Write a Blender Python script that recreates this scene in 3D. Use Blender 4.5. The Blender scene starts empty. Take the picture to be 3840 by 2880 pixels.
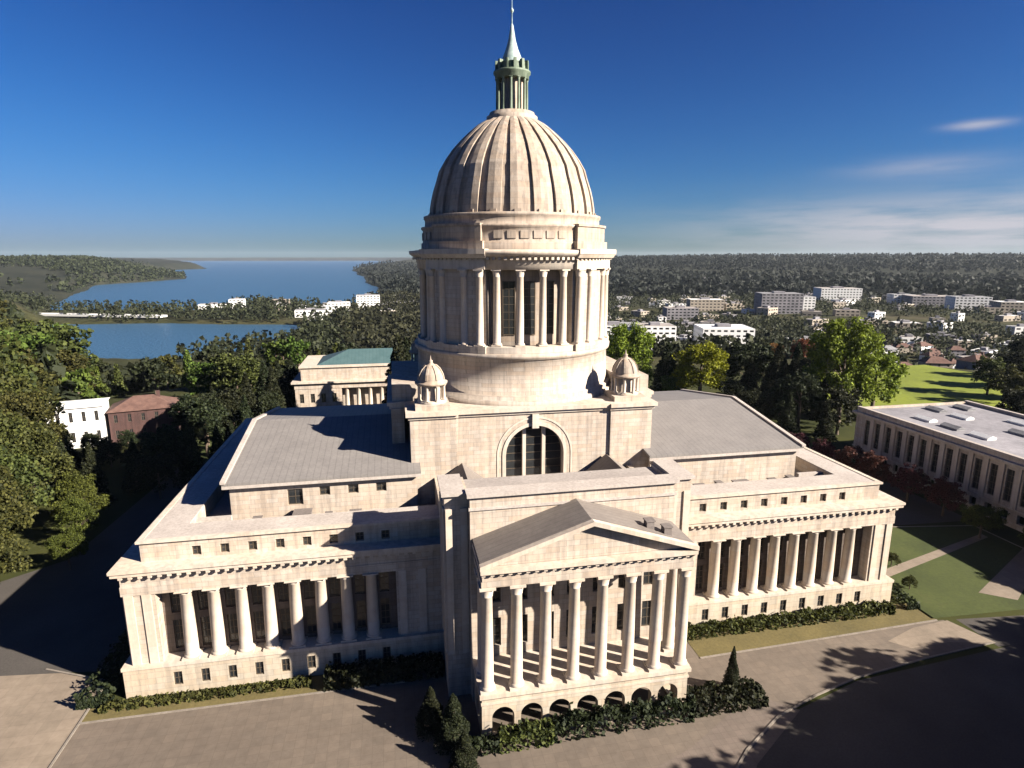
import bpy, bmesh, math, random
import numpy as np
R = math.radians
random.seed(7); rng = np.random.default_rng(7)
S = bpy.context.scene
COL = S.collection
CAM = (-19.9, -102.0, 52.5)
YAW, PITCH = 11.04, 11.85
SUN_AZ, SUN_EL = 57.5, 28.5     # azimuth from -Y towards +X

# ------------------------------------------------------------------ tagging
def tag(o, label=None, cat=None, group=None, kind=None):
    if label: o['label'] = label
    if cat: o['category'] = cat
    if group: o['group'] = group
    if kind: o['kind'] = kind
    return o
def empty(name, loc=(0, 0, 0), rz=0):
    o = bpy.data.objects.new(name, None); COL.objects.link(o)
    o.location = loc; o.rotation_euler = (0, 0, rz); o.empty_display_size = 1
    return o
def link(name, me, parent=None, loc=(0, 0, 0), rz=0, sc=None):
    o = bpy.data.objects.new(name, me); COL.objects.link(o)
    o.parent = parent; o.location = loc; o.rotation_euler = (0, 0, rz)
    if sc: o.scale = sc
    return o
def copy_tree(o, parent=None):
    c = o.copy(); COL.objects.link(c); c.parent = parent
    for ch in list(o.children): copy_tree(ch, c)
    return c

# ------------------------------------------------------------------ mesh builder
class MB:
    def __init__(s): s.v = []; s.f = []; s.sm = []
    def add(s, vs, fs, smooth=False):
        n = len(s.v); s.v += vs
        s.f += [tuple(i + n for i in f) for f in fs]; s.sm += [smooth] * len(fs)
    def box(s, x0, x1, y0, y1, z0, z1):
        s.add([(x0,y0,z0),(x1,y0,z0),(x1,y1,z0),(x0,y1,z0),(x0,y0,z1),(x1,y0,z1),(x1,y1,z1),(x0,y1,z1)],
              [(0,3,2,1),(4,5,6,7),(0,1,5,4),(1,2,6,5),(2,3,7,6),(3,0,4,7)])
    def prism(s, pts, mp, d0, d1):
        """polygon pts (u,z) extruded between depths"""
        n = len(pts)
        s.add([mp(u, d0, z) for u, z in pts] + [mp(u, d1, z) for u, z in pts],
              [tuple(range(n)), tuple(range(2*n-1, n-1, -1))] + [(i, (i+1) % n, n+(i+1) % n, n+i) for i in range(n)])
    def lathe(s, prof, n=32, cx=0, cy=0, smooth=True, a0=0):
        vs = []; fs = []
        for r, z in prof:
            for i in range(n):
                a = a0 + 2*math.pi*i/n; vs.append((cx+r*math.cos(a), cy+r*math.sin(a), z))
        for k in range(len(prof)-1):
            for i in range(n):
                j = (i+1) % n; fs.append((k*n+i, k*n+j, (k+1)*n+j, (k+1)*n+i))
        s.add(vs, fs, smooth)
        m = len(prof)-1
        s.add([vs[i] for i in range(n)], [tuple(range(n-1, -1, -1))])
        s.add([vs[m*n+i] for i in range(n)], [tuple(range(n))])
    def wedge(s, a0, a1, r0, r1, z0, z1, n=8, z1b=None, r1b=None):
        """ring sector; degrees measured from -Y towards +X"""
        vs = []; fs = []
        r1b = r1 if r1b is None else r1b
        for i in range(n+1):
            a = R(a0+(a1-a0)*i/n); sx, sy = math.sin(a), -math.cos(a)
            vs += [(r0*sx, r0*sy, z0), (r1*sx, r1*sy, z0), (r1b*sx, r1b*sy, z1), (r0*sx, r0*sy, z1)]
        for i in range(n):
            p, q = 4*i, 4*i+4
            fs += [(p, p+1, q+1, q), (p+1, p+2, q+2, q+1), (p+2, p+3, q+3, q+2), (p+3, p, q, q+3)]
        fs += [(0, 3, 2, 1), (4*n, 4*n+1, 4*n+2, 4*n+3)]
        s.add(vs, fs)
    def wall(s, o, c, u0, u1, z0, z1, ops=(), t=0.6):
        """wall panel facing o at plane c with rectangular/arched openings (a,b,za,zb[,arch])"""
        mp = MAPS[o](c)
        us = sorted({u0, u1, *[x for p in ops for x in p[:2]]}); zs = sorted({z0, z1, *[x for p in ops for x in p[2:4]]})
        for i in range(len(us)-1):
            run = None
            for j in range(len(zs)-1):
                um, zm = (us[i]+us[i+1])/2, (zs[j]+zs[j+1])/2
                hole = any(p[0] < um < p[1] and p[2] < zm < p[3] for p in ops)
                if not hole:
                    if run is None: run = zs[j]
                    if j == len(zs)-2: s.pbox(mp, us[i], us[i+1], run, zs[j+1], t); run = None
                elif run is not None:
                    s.pbox(mp, us[i], us[i+1], run, zs[j], t); run = None
        for p in ops:
            if len(p) > 4 and p[4]:
                a, b, za, zb = p[:4]; r = (b-a)/2; m = (a+b)/2; n = 12; sp = zb-r
                for k in range(n):
                    t0, t1 = math.pi*(1-k/n), math.pi*(1-(k+1)/n)
                    xa, xb = m+r*math.cos(t0), m+r*math.cos(t1)
                    ya, yb = sp+r*math.sin(t0), sp+r*math.sin(t1)
                    s.prism([(xa, ya), (xb, yb), (xb, zb), (xa, zb)] if (zb-ya > 1e-3 and zb-yb > 1e-3) else
                            ([(xa, ya), (xb, yb), (xa, zb)] if zb-yb <= 1e-3 else [(xa, ya), (xb, yb), (xb, zb)]), mp, 0, t)
    def pbox(s, mp, a, b, z0, z1, t, d0=0):
        p, q = mp(a, d0, z0), mp(b, t, z1)
        s.box(min(p[0], q[0]), max(p[0], q[0]), min(p[1], q[1]), max(p[1], q[1]), z0, z1)
    def mesh(s, name, mat, bevel=0):
        me = bpy.data.meshes.new(name); me.from_pydata(s.v, [], s.f)
        me.polygons.foreach_set('use_smooth', s.sm)
        if isinstance(mat, (list, tuple)):
            for m in mat: me.materials.append(m)
        else: me.materials.append(mat)
        bm = bmesh.new(); bm.from_mesh(me); bmesh.ops.recalc_face_normals(bm, faces=bm.faces); bm.to_mesh(me); bm.free()
        me.update(); return me
    def build(s, name, mat, parent=None, loc=(0, 0, 0), rz=0):
        return link(name, s.mesh(name, mat), parent, loc, rz)
MAPS = {'S': lambda c: (lambda u, d, z: (u, c+d, z)), 'N': lambda c: (lambda u, d, z: (u, c-d, z)),
        'W': lambda c: (lambda u, d, z: (c+d, u, z)), 'E': lambda c: (lambda u, d, z: (c-d, u, z))}

# ------------------------------------------------------------------ materials
def newmat(name):
    m = bpy.data.materials.new(name); m.use_nodes = True
    nt = m.node_tree; b = nt.nodes['Principled BSDF']
    return m, nt, b
def nd(nt, t, **k):
    n = nt.nodes.new(t)
    for a, b in k.items(): setattr(n, a, b)
    return n
def ramp(nt, fac, stops):
    r = nd(nt, 'ShaderNodeValToRGB'); e = r.color_ramp.elements
    e[0].position, e[0].color = stops[0][0], (*stops[0][1], 1)
    e[1].position, e[1].color = stops[-1][0], (*stops[-1][1], 1)
    for p, c in stops[1:-1]:
        x = e.new(p); x.color = (*c, 1)
    nt.links.new(fac, r.inputs[0]); return r.outputs[0]
def noise(nt, vec, scale, detail=5, rough=.55):
    n = nd(nt, 'ShaderNodeTexNoise'); n.inputs['Scale'].default_value = scale
    n.inputs['Detail'].default_value = detail; n.inputs['Roughness'].default_value = rough
    nt.links.new(vec, n.inputs['Vector']); return n.outputs['Fac']
def math_(nt, op, a, b=None, clamp=False):
    n = nd(nt, 'ShaderNodeMath', operation=op); n.use_clamp = clamp
    for i, x in enumerate((a, b)):
        if x is None: continue
        if isinstance(x, (int, float)): n.inputs[i].default_value = x
        else: nt.links.new(x, n.inputs[i])
    return n.outputs[0]
def mix(nt, fac, a, b, mode='MIX'):
    n = nd(nt, 'ShaderNodeMix', data_type='RGBA', blend_type=mode)
    for i, x in ((0, fac), (6, a), (7, b)):
        if isinstance(x, (int, float)): n.inputs[i].default_value = x
        elif isinstance(x, tuple): n.inputs[i].default_value = (*x, 1)
        else: nt.links.new(x, n.inputs[i])
    return n.outputs[2]
def stone(name, col, rough=.85, course=.62, length=1.5, joint=.55, stain=.35, var=.12, warm=(1.06, .98, .9)):
    m, nt, b = newmat(name)
    g = nd(nt, 'ShaderNodeNewGeometry'); sp = nd(nt, 'ShaderNodeSeparateXYZ'); nt.links.new(g.outputs['Position'], sp.inputs[0])
    u = math_(nt, 'ADD', sp.outputs[0], sp.outputs[1])
    cb = nd(nt, 'ShaderNodeCombineXYZ'); nt.links.new(u, cb.inputs[0]); nt.links.new(sp.outputs[2], cb.inputs[1])
    bt = nd(nt, 'ShaderNodeTexBrick'); nt.links.new(cb.outputs[0], bt.inputs['Vector'])
    bt.inputs['Scale'].default_value = 1; bt.inputs['Brick Width'].default_value = length; bt.inputs['Row Height'].default_value = course
    bt.inputs['Mortar Size'].default_value = .028; bt.inputs['Mortar Smooth'].default_value = .3; bt.inputs['Bias'].default_value = 0
    c = np.array(col)
    bt.inputs['Color1'].default_value = (*(c*(1+var)*.96), 1); bt.inputs['Color2'].default_value = (*(c*(1-var)*np.array(warm)), 1)
    bt.inputs['Mortar'].default_value = (*(c*joint), 1)
    big = noise(nt, g.outputs['Position'], .16, 6, .6); fine = noise(nt, g.outputs['Position'], 1.3, 6, .7)
    vs = nd(nt, 'ShaderNodeVectorMath', operation='MULTIPLY'); nt.links.new(g.outputs['Position'], vs.inputs[0]); vs.inputs[1].default_value = (1.4, 1.4, .12)
    streak = noise(nt, vs.outputs[0], 1.0, 4, .6)
    f1 = ramp(nt, big, [(.3, (1-stain*.55,)*3), (.7, (1.05, 1.04, 1.02))])
    f2 = ramp(nt, streak, [(.38, (1-stain, 1-stain, 1-stain*.95)), (.56, (1, 1, 1))])
    f3 = ramp(nt, fine, [(.3, (.88, .87, .86)), (.7, (1.06, 1.06, 1.06))])
    o = mix(nt, 1.0, bt.outputs['Color'], f1, 'MULTIPLY'); o = mix(nt, 1.0, o, f2, 'MULTIPLY'); o = mix(nt, 1.0, o, f3, 'MULTIPLY')
    nt.links.new(o, b.inputs['Base Color']); b.inputs['Roughness'].default_value = rough
    bp = nd(nt, 'ShaderNodeBump'); bp.inputs['Strength'].default_value = .25; bp.inputs['Distance'].default_value = .05
    nt.links.new(fine, bp.inputs['Height']); nt.links.new(bp.outputs[0], b.inputs['Normal'])
    return m
def mottled(name, stops, scale=.3, scale2=3, rough=.9, bump=.2, spec=.3, coord='Position', stretch=(1, 1, 1), amt2=.25):
    m, nt, b = newmat(name)
    g = nd(nt, 'ShaderNodeNewGeometry')
    vs = nd(nt, 'ShaderNodeVectorMath', operation='MULTIPLY'); nt.links.new(g.outputs['Position'], vs.inputs[0]); vs.inputs[1].default_value = stretch
    n1 = noise(nt, vs.outputs[0], scale, 6, .6); n2 = noise(nt, vs.outputs[0], scale2, 5, .65)
    c = ramp(nt, n1, stops); f = ramp(nt, n2, [(.3, (1-amt2,)*3), (.7, (1+amt2*.4,)*3)])
    nt.links.new(mix(nt, 1.0, c, f, 'MULTIPLY'), b.inputs['Base Color'])
    b.inputs['Roughness'].default_value = rough; b.inputs['Specular IOR Level'].default_value = spec
    bp = nd(nt, 'ShaderNodeBump'); bp.inputs['Strength'].default_value = bump; bp.inputs['Distance'].default_value = .1
    nt.links.new(n2, bp.inputs['Height']); nt.links.new(bp.outputs[0], b.inputs['Normal'])
    return m
def leafmat(name, dark, light, hue=.03):
    m, nt, b = newmat(name)
    g = nd(nt, 'ShaderNodeNewGeometry'); oi = nd(nt, 'ShaderNodeObjectInfo')
    c = ramp(nt, g.outputs['Random Per Island'], [(0, dark), (.55, tuple((a+b_)/2 for a, b_ in zip(dark, light))), (1, light)])
    hs = nd(nt, 'ShaderNodeHueSaturation'); nt.links.new(c, hs.inputs['Color'])
    nt.links.new(math_(nt, 'ADD', math_(nt, 'MULTIPLY', oi.outputs['Random'], hue*2), .5-hue), hs.inputs['Hue'])
    nt.links.new(math_(nt, 'ADD', math_(nt, 'MULTIPLY', oi.outputs['Random'], .35), .78), hs.inputs['Value'])
    nt.links.new(hs.outputs[0], b.inputs['Base Color']); b.inputs['Roughness'].default_value = .7
    b.inputs['Specular IOR Level'].default_value = .2
    tr = nd(nt, 'ShaderNodeBsdfTranslucent'); nt.links.new(hs.outputs[0], tr.inputs[0])
    ms = nd(nt, 'ShaderNodeMixShader'); ms.inputs[0].default_value = .25
    nt.links.new(b.outputs[0], ms.inputs[1]); nt.links.new(tr.outputs[0], ms.inputs[2])
    nt.links.new(ms.outputs[0], nt.nodes['Material Output'].inputs[0])
    return m
def seamed(name, c1, c2, axis=0, period=.9, rough=.7, metal=0):
    m, nt, b = newmat(name)
    g = nd(nt, 'ShaderNodeNewGeometry'); sp = nd(nt, 'ShaderNodeSeparateXYZ'); nt.links.new(g.outputs['Position'], sp.inputs[0])
    fr = math_(nt, 'FRACT', math_(nt, 'DIVIDE', sp.outputs[axis], period))
    seam = math_(nt, 'LESS_THAN', fr, .13)
    n = noise(nt, g.outputs['Position'], .35, 6, .65); n2 = noise(nt, g.outputs['Position'], 2.5, 5, .6)
    c = ramp(nt, n, [(.3, c1), (.7, c2)]); c = mix(nt, math_(nt, 'MULTIPLY', seam, .35), c, tuple(x*.5 for x in c1))
    c = mix(nt, 1.0, c, ramp(nt, n2, [(.3, (.85,)*3), (.7, (1.08,)*3)]), 'MULTIPLY')
    nt.links.new(c, b.inputs['Base Color']); b.inputs['Roughness'].default_value = rough; b.inputs['Metallic'].default_value = metal
    return m
def plain(name, col, rough=.6, metal=0, spec=.5):
    m, nt, b = newmat(name)
    g = nd(nt, 'ShaderNodeNewGeometry'); n = noise(nt, g.outputs['Position'], 2.2, 5, .6)
    c = np.array(col)
    nt.links.new(ramp(nt, n, [(.3, tuple(c*.82)), (.7, tuple(c*1.12))]), b.inputs['Base Color'])
    b.inputs['Roughness'].default_value = rough; b.inputs['Metallic'].default_value = metal; b.inputs['Specular IOR Level'].default_value = spec
    return m

M = dict(
    stone=stone('sandstone', (.385, .338, .29), joint=.7, stain=.25, var=.09),
    stone_dome=stone('dome_stone', (.32, .272, .228), stain=.3, course=.8, length=2.2, joint=.8, var=.07),
    stone_trim=stone('trim_stone', (.43, .385, .335), course=50, length=2.6, stain=.2, joint=.85, var=.05),
    stone_base=stone('base_stone', (.38, .338, .275), course=.8, length=1.8, joint=.7, stain=.22, var=.06),
    column=stone('column_stone', (.42, .375, .325), course=1.6, length=50, joint=.9, stain=.12, var=.05),
    inner=stone('shaded_recess_stone', (.12, .096, .082), stain=.3),  # sandstone darkened, the colonnade's shade is put into its colour
    glass=plain('dark_glass', (.018, .02, .022), .12),
    frame=plain('bronze_frame', (.09, .07, .05), .5, .3),
    lead=seamed('lead_roof', (.135, .125, .12), (.17, .158, .15), 0, .9),
    lead2=seamed('portico_roof', (.115, .098, .088), (.155, .135, .12), 1, .9),
    flat=mottled('roof_membrane', [(.3, (.22, .195, .18)), (.7, (.30, .27, .25))], .2, 2.5, .9),
    coping=mottled('coping_stone', [(.3, (.30, .265, .24)), (.7, (.38, .34, .31))], .25, 3, .85),
    dkflat=mottled('sunken_roof', [(.3, (.10, .085, .08)), (.7, (.16, .14, .13))], .25, 2.5, .9),
    verdigris=mottled('verdigris_copper', [(.3, (.07, .10, .07)), (.7, (.16, .20, .15))], 1.2, 6, .6, stretch=(1, 1, .3)),
    finial=mottled('pale_copper', [(.3, (.20, .27, .26)), (.7, (.33, .40, .39))], 1.2, 5, .5),
    copper=seamed('green_copper', (.035, .075, .08), (.055, .10, .105), 0, 1.2, .65),
    white=plain('white_paint', (.62, .62, .61), .55),
    brick=stone('red_brick', (.05, .024, .022), course=.3, length=.6, joint=1.5),
    redroof=mottled('brown_tiles', [(.3, (.07, .038, .032)), (.7, (.13, .075, .06))], .6, 5),
    greyroof=mottled('grey_shingle', [(.3, (.13, .13, .14)), (.7, (.24, .24, .25))], .6, 5),
    concrete=mottled('pale_concrete', [(.3, (.13, .127, .14)), (.7, (.25, .24, .26))], .08, 1),
    tan=mottled('tan_render', [(.3, (.25, .215, .175)), (.7, (.34, .30, .25))], .2, 2),
    asphalt=mottled('asphalt', [(.3, (.045, .040, .036)), (.7, (.065, .058, .052))], .12, 4, .92),
    granite=None, grass=None, bark=plain('bark', (.07, .05, .035), .9),
    kerb=mottled('kerb_stone', [(.3, (.14, .12, .10)), (.7, (.20, .175, .15))], .8, 5),
    paint=plain('road_paint', (.7, .7, .66), .7),
    leaf_olive=leafmat('olive_leaves', (.012, .017, .004), (.078, .084, .020)),
    leaf_green=leafmat('green_leaves', (.020, .032, .006), (.095, .125, .02)),
    leaf_lime=leafmat('yellow_green_leaves', (.07, .08, .004), (.25, .26, .012), .015),
    leaf_fresh=leafmat('fresh_leaves', (.04, .06, .006), (.19, .235, .02)),
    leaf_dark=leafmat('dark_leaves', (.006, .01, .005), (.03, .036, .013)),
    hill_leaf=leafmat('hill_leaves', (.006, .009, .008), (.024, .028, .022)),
    leaf_rust=leafmat('rust_leaves', (.05, .02, .006), (.26, .12, .035)),
    leaf_maroon=leafmat('maroon_leaves', (.025, .007, .008), (.10, .03, .03)),
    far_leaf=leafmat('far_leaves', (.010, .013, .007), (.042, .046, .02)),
)
def pavement(name, c1, c2, tile=1.2, joint=.74):
    m, nt, b = newmat(name)
    g = nd(nt, 'ShaderNodeNewGeometry')
    bt = nd(nt, 'ShaderNodeTexBrick'); nt.links.new(g.outputs['Position'], bt.inputs['Vector'])
    bt.inputs['Scale'].default_value = 1; bt.inputs['Brick Width'].default_value = tile; bt.inputs['Row Height'].default_value = tile
    bt.offset = 0; bt.inputs['Mortar Size'].default_value = .03; bt.inputs['Mortar Smooth'].default_value = .5
    bt.inputs['Color1'].default_value = (*c1, 1); bt.inputs['Color2'].default_value = (*c2, 1)
    bt.inputs['Mortar'].default_value = (*[x*joint for x in c1], 1)
    n1 = noise(nt, g.outputs['Position'], .09, 6, .6); n2 = noise(nt, g.outputs['Position'], .9, 6, .7)
    c = mix(nt, 1.0, bt.outputs['Color'], ramp(nt, n1, [(.3, (.78, .77, .76)), (.7, (1.12, 1.11, 1.09))]), 'MULTIPLY')
    c = mix(nt, 1.0, c, ramp(nt, n2, [(.32, (.82, .81, .8)), (.62, (1.04,)*3)]), 'MULTIPLY')
    nt.links.new(c, b.inputs['Base Color']); b.inputs['Roughness'].default_value = .85
    return m
M['granite'] = pavement('plaza_paving', (.115, .092, .073), (.10, .081, .065))
M['pale_paving'] = pavement('pale_paving', (.18, .145, .112), (.16, .13, .10), 1.8)
M['brick_paving'] = pavement('rose_paving', (.12, .095, .08), (.105, .085, .071), .8)
M['grass'] = mottled('lawn_grass', [(.3, (.024, .034, .007)), (.6, (.042, .054, .011)), (.75, (.055, .058, .016))], .08, 1.6, .95, .4)
M['grass_bright'] = mottled('lime_grass', [(.3, (.09, .115, .006)), (.7, (.15, .18, .012))], .03, .6, .95, .3)  # brighter, yellow-lime grass tone
M['dry'] = mottled('dry_lawn', [(.3, (.075, .062, .024)), (.7, (.115, .092, .035))], .15, 2.5, .95, .4)

# ================================================================== CAPITOL
cap = empty('capitol_building')
tag(cap, 'great sandstone capitol with ribbed dome, pedimented portico and two colonnaded wings', 'capitol')
st, tr = M['stone'], M['stone_trim']

# window prototypes (facing S, base centre at origin, glass set back)
def win_mesh(w, h, bars_v=1, bars_h=2, b=.12):
    f = MB(); f.box(-w/2, -w/2+b, -.05, .1, 0, h); f.box(w/2-b, w/2, -.05, .1, 0, h)
    f.box(-w/2+b, w/2-b, -.05, .1, 0, b); f.box(-w/2+b, w/2-b, -.05, .1, h-b, h)
    for i in range(bars_v):
        x = -w/2+w*(i+1)/(bars_v+1); f.box(x-.04, x+.04, -.03, .08, b, h-b)
    for i in range(bars_h):
        z = h*(i+1)/(bars_h+1); f.box(-w/2+b, w/2-b, -.02, .07, z-.04, z+.04)
    p = MB(); p.box(-w/2+b, w/2-b, .01, .03, b, h-b)
    return f.mesh('window', M['frame']), p.mesh('pane', M['glass'])
WM = {}
def window(name, key, args, loc, rz=0, parent=cap):
    if key not in WM: WM[key] = win_mesh(*args)
    o = link(name, WM[key][0], parent, loc, rz); link('pane', WM[key][1], o); return o

WY, WX = -29.6, 52.6
XO0, DX = 20.9, 3.13                     # first opening edge, bay
bays = [XO0+DX*(i+.5) for i in range(9)]
# ---- base storey
b = MB()
ops = [(s*x-.5, s*x+.5, 1.1, 2.9) for x in bays for s in (-1, 1)]
b.wall('S', WY-.5, -53.5, 53.5, 0, 4.0, ops, .7)
b.wall('N', -WY+.5, -53.5, 53.5, 0, 4.0, [], .7)
opsY = [(y-.5, y+.5, 1.1, 2.9) for y in np.arange(-24, 24.1, 4)]
for o, c in (('W', -53.5), ('E', 53.5)): b.wall(o, c, WY+.2, -WY-.2, 0, 4.0, opsY, .7)
b.box(-52.8, 52.8, WY+.35, -WY-.35, .2, 3.9)
b.build('basement_wall', M['stone_base'], cap)
b = MB()
for y in (WY-.62, -WY+.4): b.box(-53.62, 53.62, y, y+.22, 3.75, 4.15)
b.box(-53.62, 53.62, WY-.4, -WY+.4, 4.001, 4.15)
b.build('water_table', tr, cap)
for s in (-1, 1):
    for x in bays: window('basement_window', 'b', (1.0, 1.8, 1, 1), (s*x, WY-.32, 1.1))
for y in np.arange(-24, 24.1, 4): window('basement_window', 'b', (1.0, 1.8, 1, 1), (-53.32, y, 1.1), R(-90))
# ---- main storey walls
ZT = 13.3
for s in (-1, 1):
    b = MB(); a, c = sorted((s*15.0, s*XO0)); b.box(a, c, WY, WY+2.4, 4.15, ZT+.4); b.build('inner_wall', st, cap)
    b = MB(); a, c = sorted((s*(XO0+9*DX), s*WX)); b.box(a, c, WY, WY+2.4, 4.15, ZT+.4)          # end pavilion front
    o, cc = ('W', -WX) if s < 0 else ('E', WX)
    ow = [(y-.7, y+.7, 6.0, 11.6) for y in np.arange(-20, 20.1, 4)]
    b.wall(o, cc, WY+2.4, -WY, 4.15, ZT+.4, ow, 1.0)
    b.build('wing_wall', st, cap)
b = MB(); b.box(-WX+1.0, WX-1.0, -WY-1, -WY, 4.15, ZT+.4)
b.build('rear_wall', st, cap)
for y in np.arange(-20, 20.1, 4):
    window('side_window', 's', (1.4, 5.6, 1, 5), (-WX+.35, y, 6.0), R(-90)); window('side_window', 's', (1.4, 5.6, 1, 5), (WX-.35, y, 6.0), R(90))
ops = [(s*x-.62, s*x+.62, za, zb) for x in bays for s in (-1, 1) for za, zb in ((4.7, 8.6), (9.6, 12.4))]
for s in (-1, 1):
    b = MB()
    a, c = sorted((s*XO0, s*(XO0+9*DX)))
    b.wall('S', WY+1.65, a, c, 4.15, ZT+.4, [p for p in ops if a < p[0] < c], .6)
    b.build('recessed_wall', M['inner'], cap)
for s in (-1, 1):
    for x in bays:
        window('tall_window', 't1', (1.24, 3.9, 1, 3), (s*x, WY+1.9, 4.7)); window('upper_window', 't2', (1.24, 2.8, 1, 2), (s*x, WY+1.9, 9.6))
# ---- wing columns
def col_mesh(name, r, h, sq=1.0, n=20, mat=None, cap_h=.5, base_h=.45):
    c = MB(); c.box(-r*1.3, r*1.3, -r*1.3, r*1.3, 0, base_h*.45)
    c.lathe([(r*1.25, base_h*.45), (r*1.28, base_h*.7), (r*1.08, base_h), (r, base_h+.05), (r*.99, h*.35), (r*.86, h-cap_h-.05), (r*.95, h-cap_h), (r*.9, h-cap_h+.04), (r*1.2, h-.22*cap_h)], n)
    c.box(-r*1.28, r*1.28, -r*1.28, r*1.28, h-.22*cap_h, h)
    return c.mesh(name, mat or M['column'])
wc = col_mesh('column', .77, ZT-4.15)
for s in (-1, 1):
    for k in range(1, 9): link('column', wc, cap, (s*(XO0+DX*k), WY+.62, 4.15))
# pilasters at pavilion corners
b = MB(); b.box(-.5, .5, -.14, .05, 4.15, ZT); pm_ = b.mesh('pilaster', M['column'])
for s in (-1, 1):
    for x in (50.0, 51.95, 20.1, 17.6): link('pilaster', pm_, cap, (s*x, WY, 0))
    for y in np.arange(-28.8, 28.9, 4.8): link('pilaster', pm_, cap, (s*WX, y, 0), s*R(90))
# ---- entablature and cornice ring round the whole block
def ring(b, x, y, t, z0, z1):
    b.box(-x, x, -y, -y+t, z0, z1); b.box(-x, x, y-t, y, z0, z1)
    b.box(-x, -x+t, -y+t, y-t, z0, z1); b.box(x-t, x, -y+t, y-t, z0, z1)
b = MB()
ring(b, WX+.12, 29.72, 2.2, ZT, 14.5); ring(b, WX+.05, 29.65, 2.2, 14.5, 15.75)
b.build('entablature', st, cap)
b = MB()
ring(b, WX+.3, 29.9, 2.6, 15.75, 16.05); ring(b, WX+.7, 30.35, 3.2, 16.05, 16.5); ring(b, WX+.85, 30.5, 3.4, 16.5, 16.85)
x = -WX+.1
while x < WX: b.box(x, x+.42, -30.32, -29.9, 15.72, 16.06); x += 1.056
y = -29.2
while y < 29.2:
    b.box(-WX-.75, -WX-.3, y, y+.42, 15.72, 16.06); b.box(WX+.3, WX+.75, y, y+.42, 15.72, 16.06); y += 1.056
b.build('cornice', tr, cap)
# ---- attic storey
AX, AY, AZ = 50.6, 28.3, 19.25
b = MB()
aw = [22.0+3.2*i for i in range(8)]
b.wall('S', -AY, -AX, AX, 16.85, AZ, [(s*x-.52, s*x+.52, 17.15, 18.35) for x in aw for s in (-1, 1)], .8)
b.wall('N', AY, -AX, AX, 16.85, AZ, [], .8)
for o, c in (('W', -AX), ('E', AX)): b.wall(o, c, -AY+.8, AY-.8, 16.85, AZ, [(y-.52, y+.52, 17.15, 18.35) for y in np.arange(-24, 25, 4)], .8)
ring(b, AX-.9, AY-.9, 3.4, 16.6, AZ-.05)
b.build('attic_wall', st, cap)
b = MB(); ring(b, AX+.3, AY+.3, .7, AZ, AZ+.28); b.build('attic_cornice', tr, cap)
b = MB(); ring(b, AX-.42, AY-.42, 3.9, AZ-.02, AZ+.2); b.build('attic_roof', M['coping'], cap)
for s in (-1, 1):
    for x in aw: window('attic_window', 'a', (1.04, 1.2, 1, 1), (s*x, -AY+.3, 17.15))
for y in np.arange(-24, 25, 4): window('attic_window', 'a', (1.04, 1.2, 1, 1), (-AX+.3, y, 17.15), R(-90))
b = MB()
b.box(-47, 47, -24.4, 24.4, 17.0, 17.2)
b.build('sunken_roof', M['flat'], cap)
# low cross walls and roof bits on the wing roofs
b = MB(); b.box(-2.5, 2.5, -.3, .3, 17.2, 18.9); pw = b.mesh('parapet_wall', M['coping'])
for s in (-1, 1):
    for y in (-21.2, 21.2): link('parapet_wall', pw, cap, (s*44.5, y, 0))
for s, x, w, y in ((1, 31.5, 2.4, -22.6), (-1, 33, 2.2, -21.3), (1, 36.8, 1.2, -22.8), (1, 24.5, 1.6, -22.9), (-1, 26, 1.4, -22.8), (1, 28.0, .9, -22.3), (-1, 38.6, 1.0, -22.6), (-1, 29.5, .8, -22.9), (1, 40.2, .9, -22.2), (1, 44.6, 1.4, -12), (-1, 44.6, 1.4, -8)):
    b = MB(); b.box(-w/2, w/2, -.9, .9, 0, 1.5); b.box(-w/2-.1, w/2+.1, -1.0, 1.0, 1.5, 1.62); b.build('roof_hatch', M['dkflat'], cap, (s*x, y, 17.2))
# ---- chambers
CX, CY, CZ = 42.3, 20.0, 22.9
for s in (-1, 1):
    a, c = sorted((s*17.5, s*CX)); b = MB()
    wo = [(s*34-1.0, s*34+1.0, 19.3, 21.6)]+[(s*x-.7, s*x+.7, 20.4, 21.7) for x in (22.5, 26.3, 30.1)]
    b.wall('S', -CY, a, c, 17.2, CZ, wo if s < 0 else [], .6); b.wall('N', CY, a, c, 17.2, CZ, [], .6)
    if s < 0: b.wall('W', -CX, -CY+.6, CY-.6, 17.2, CZ, [], .6)
    else: b.wall('E', CX, -CY+.6, CY-.6, 17.2, CZ, [], .6)
    g = b; mp = lambda u, d, z, X=s*CX, s=s: (X-s*d, u, z)
    g.prism([(-CY, CZ), (CY, CZ), (0, 25.7)], mp, .05, .6)
    b.build('chamber_wall', st, cap)
    if s < 0:
        window('chamber_window', 'cw', (2.0, 2.3, 1, 1), (-34, -CY+.3, 19.3))
        for x in (22.5, 26.3, 30.1): window('chamber_window', 'cw2', (1.4, 1.3, 1, 1), (-x, -CY+.3, 20.4))
    b = MB(); x0, x1 = sorted((s*17.0, s*(CX+.7)))
    mpy = lambda u, d, z: (d, u, z)
    for sg in (-1, 1):
        b.prism([(sg*(CY+.8), CZ+.0), (0, 26.0), (0, 26.35), (sg*(CY+.8), CZ+.35)], mpy, x0, x1)
    b.build('chamber_roof', M['lead'], cap)
    b = MB()
    for sg in (-1, 1):
        y0, y1 = sorted((sg*(CY+.82), sg*(CY+.45))); b.box(x0, x1, y0, y1, CZ-.45, CZ-.02)
        b.prism([(sg*(CY+.95), CZ+.30), (0, 26.32), (0, 26.62), (sg*(CY+.95), CZ+.62)], mpy, s*(CX+.2), s*(CX+.85))
    b.build('roof_coping', M['coping'], cap)

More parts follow.
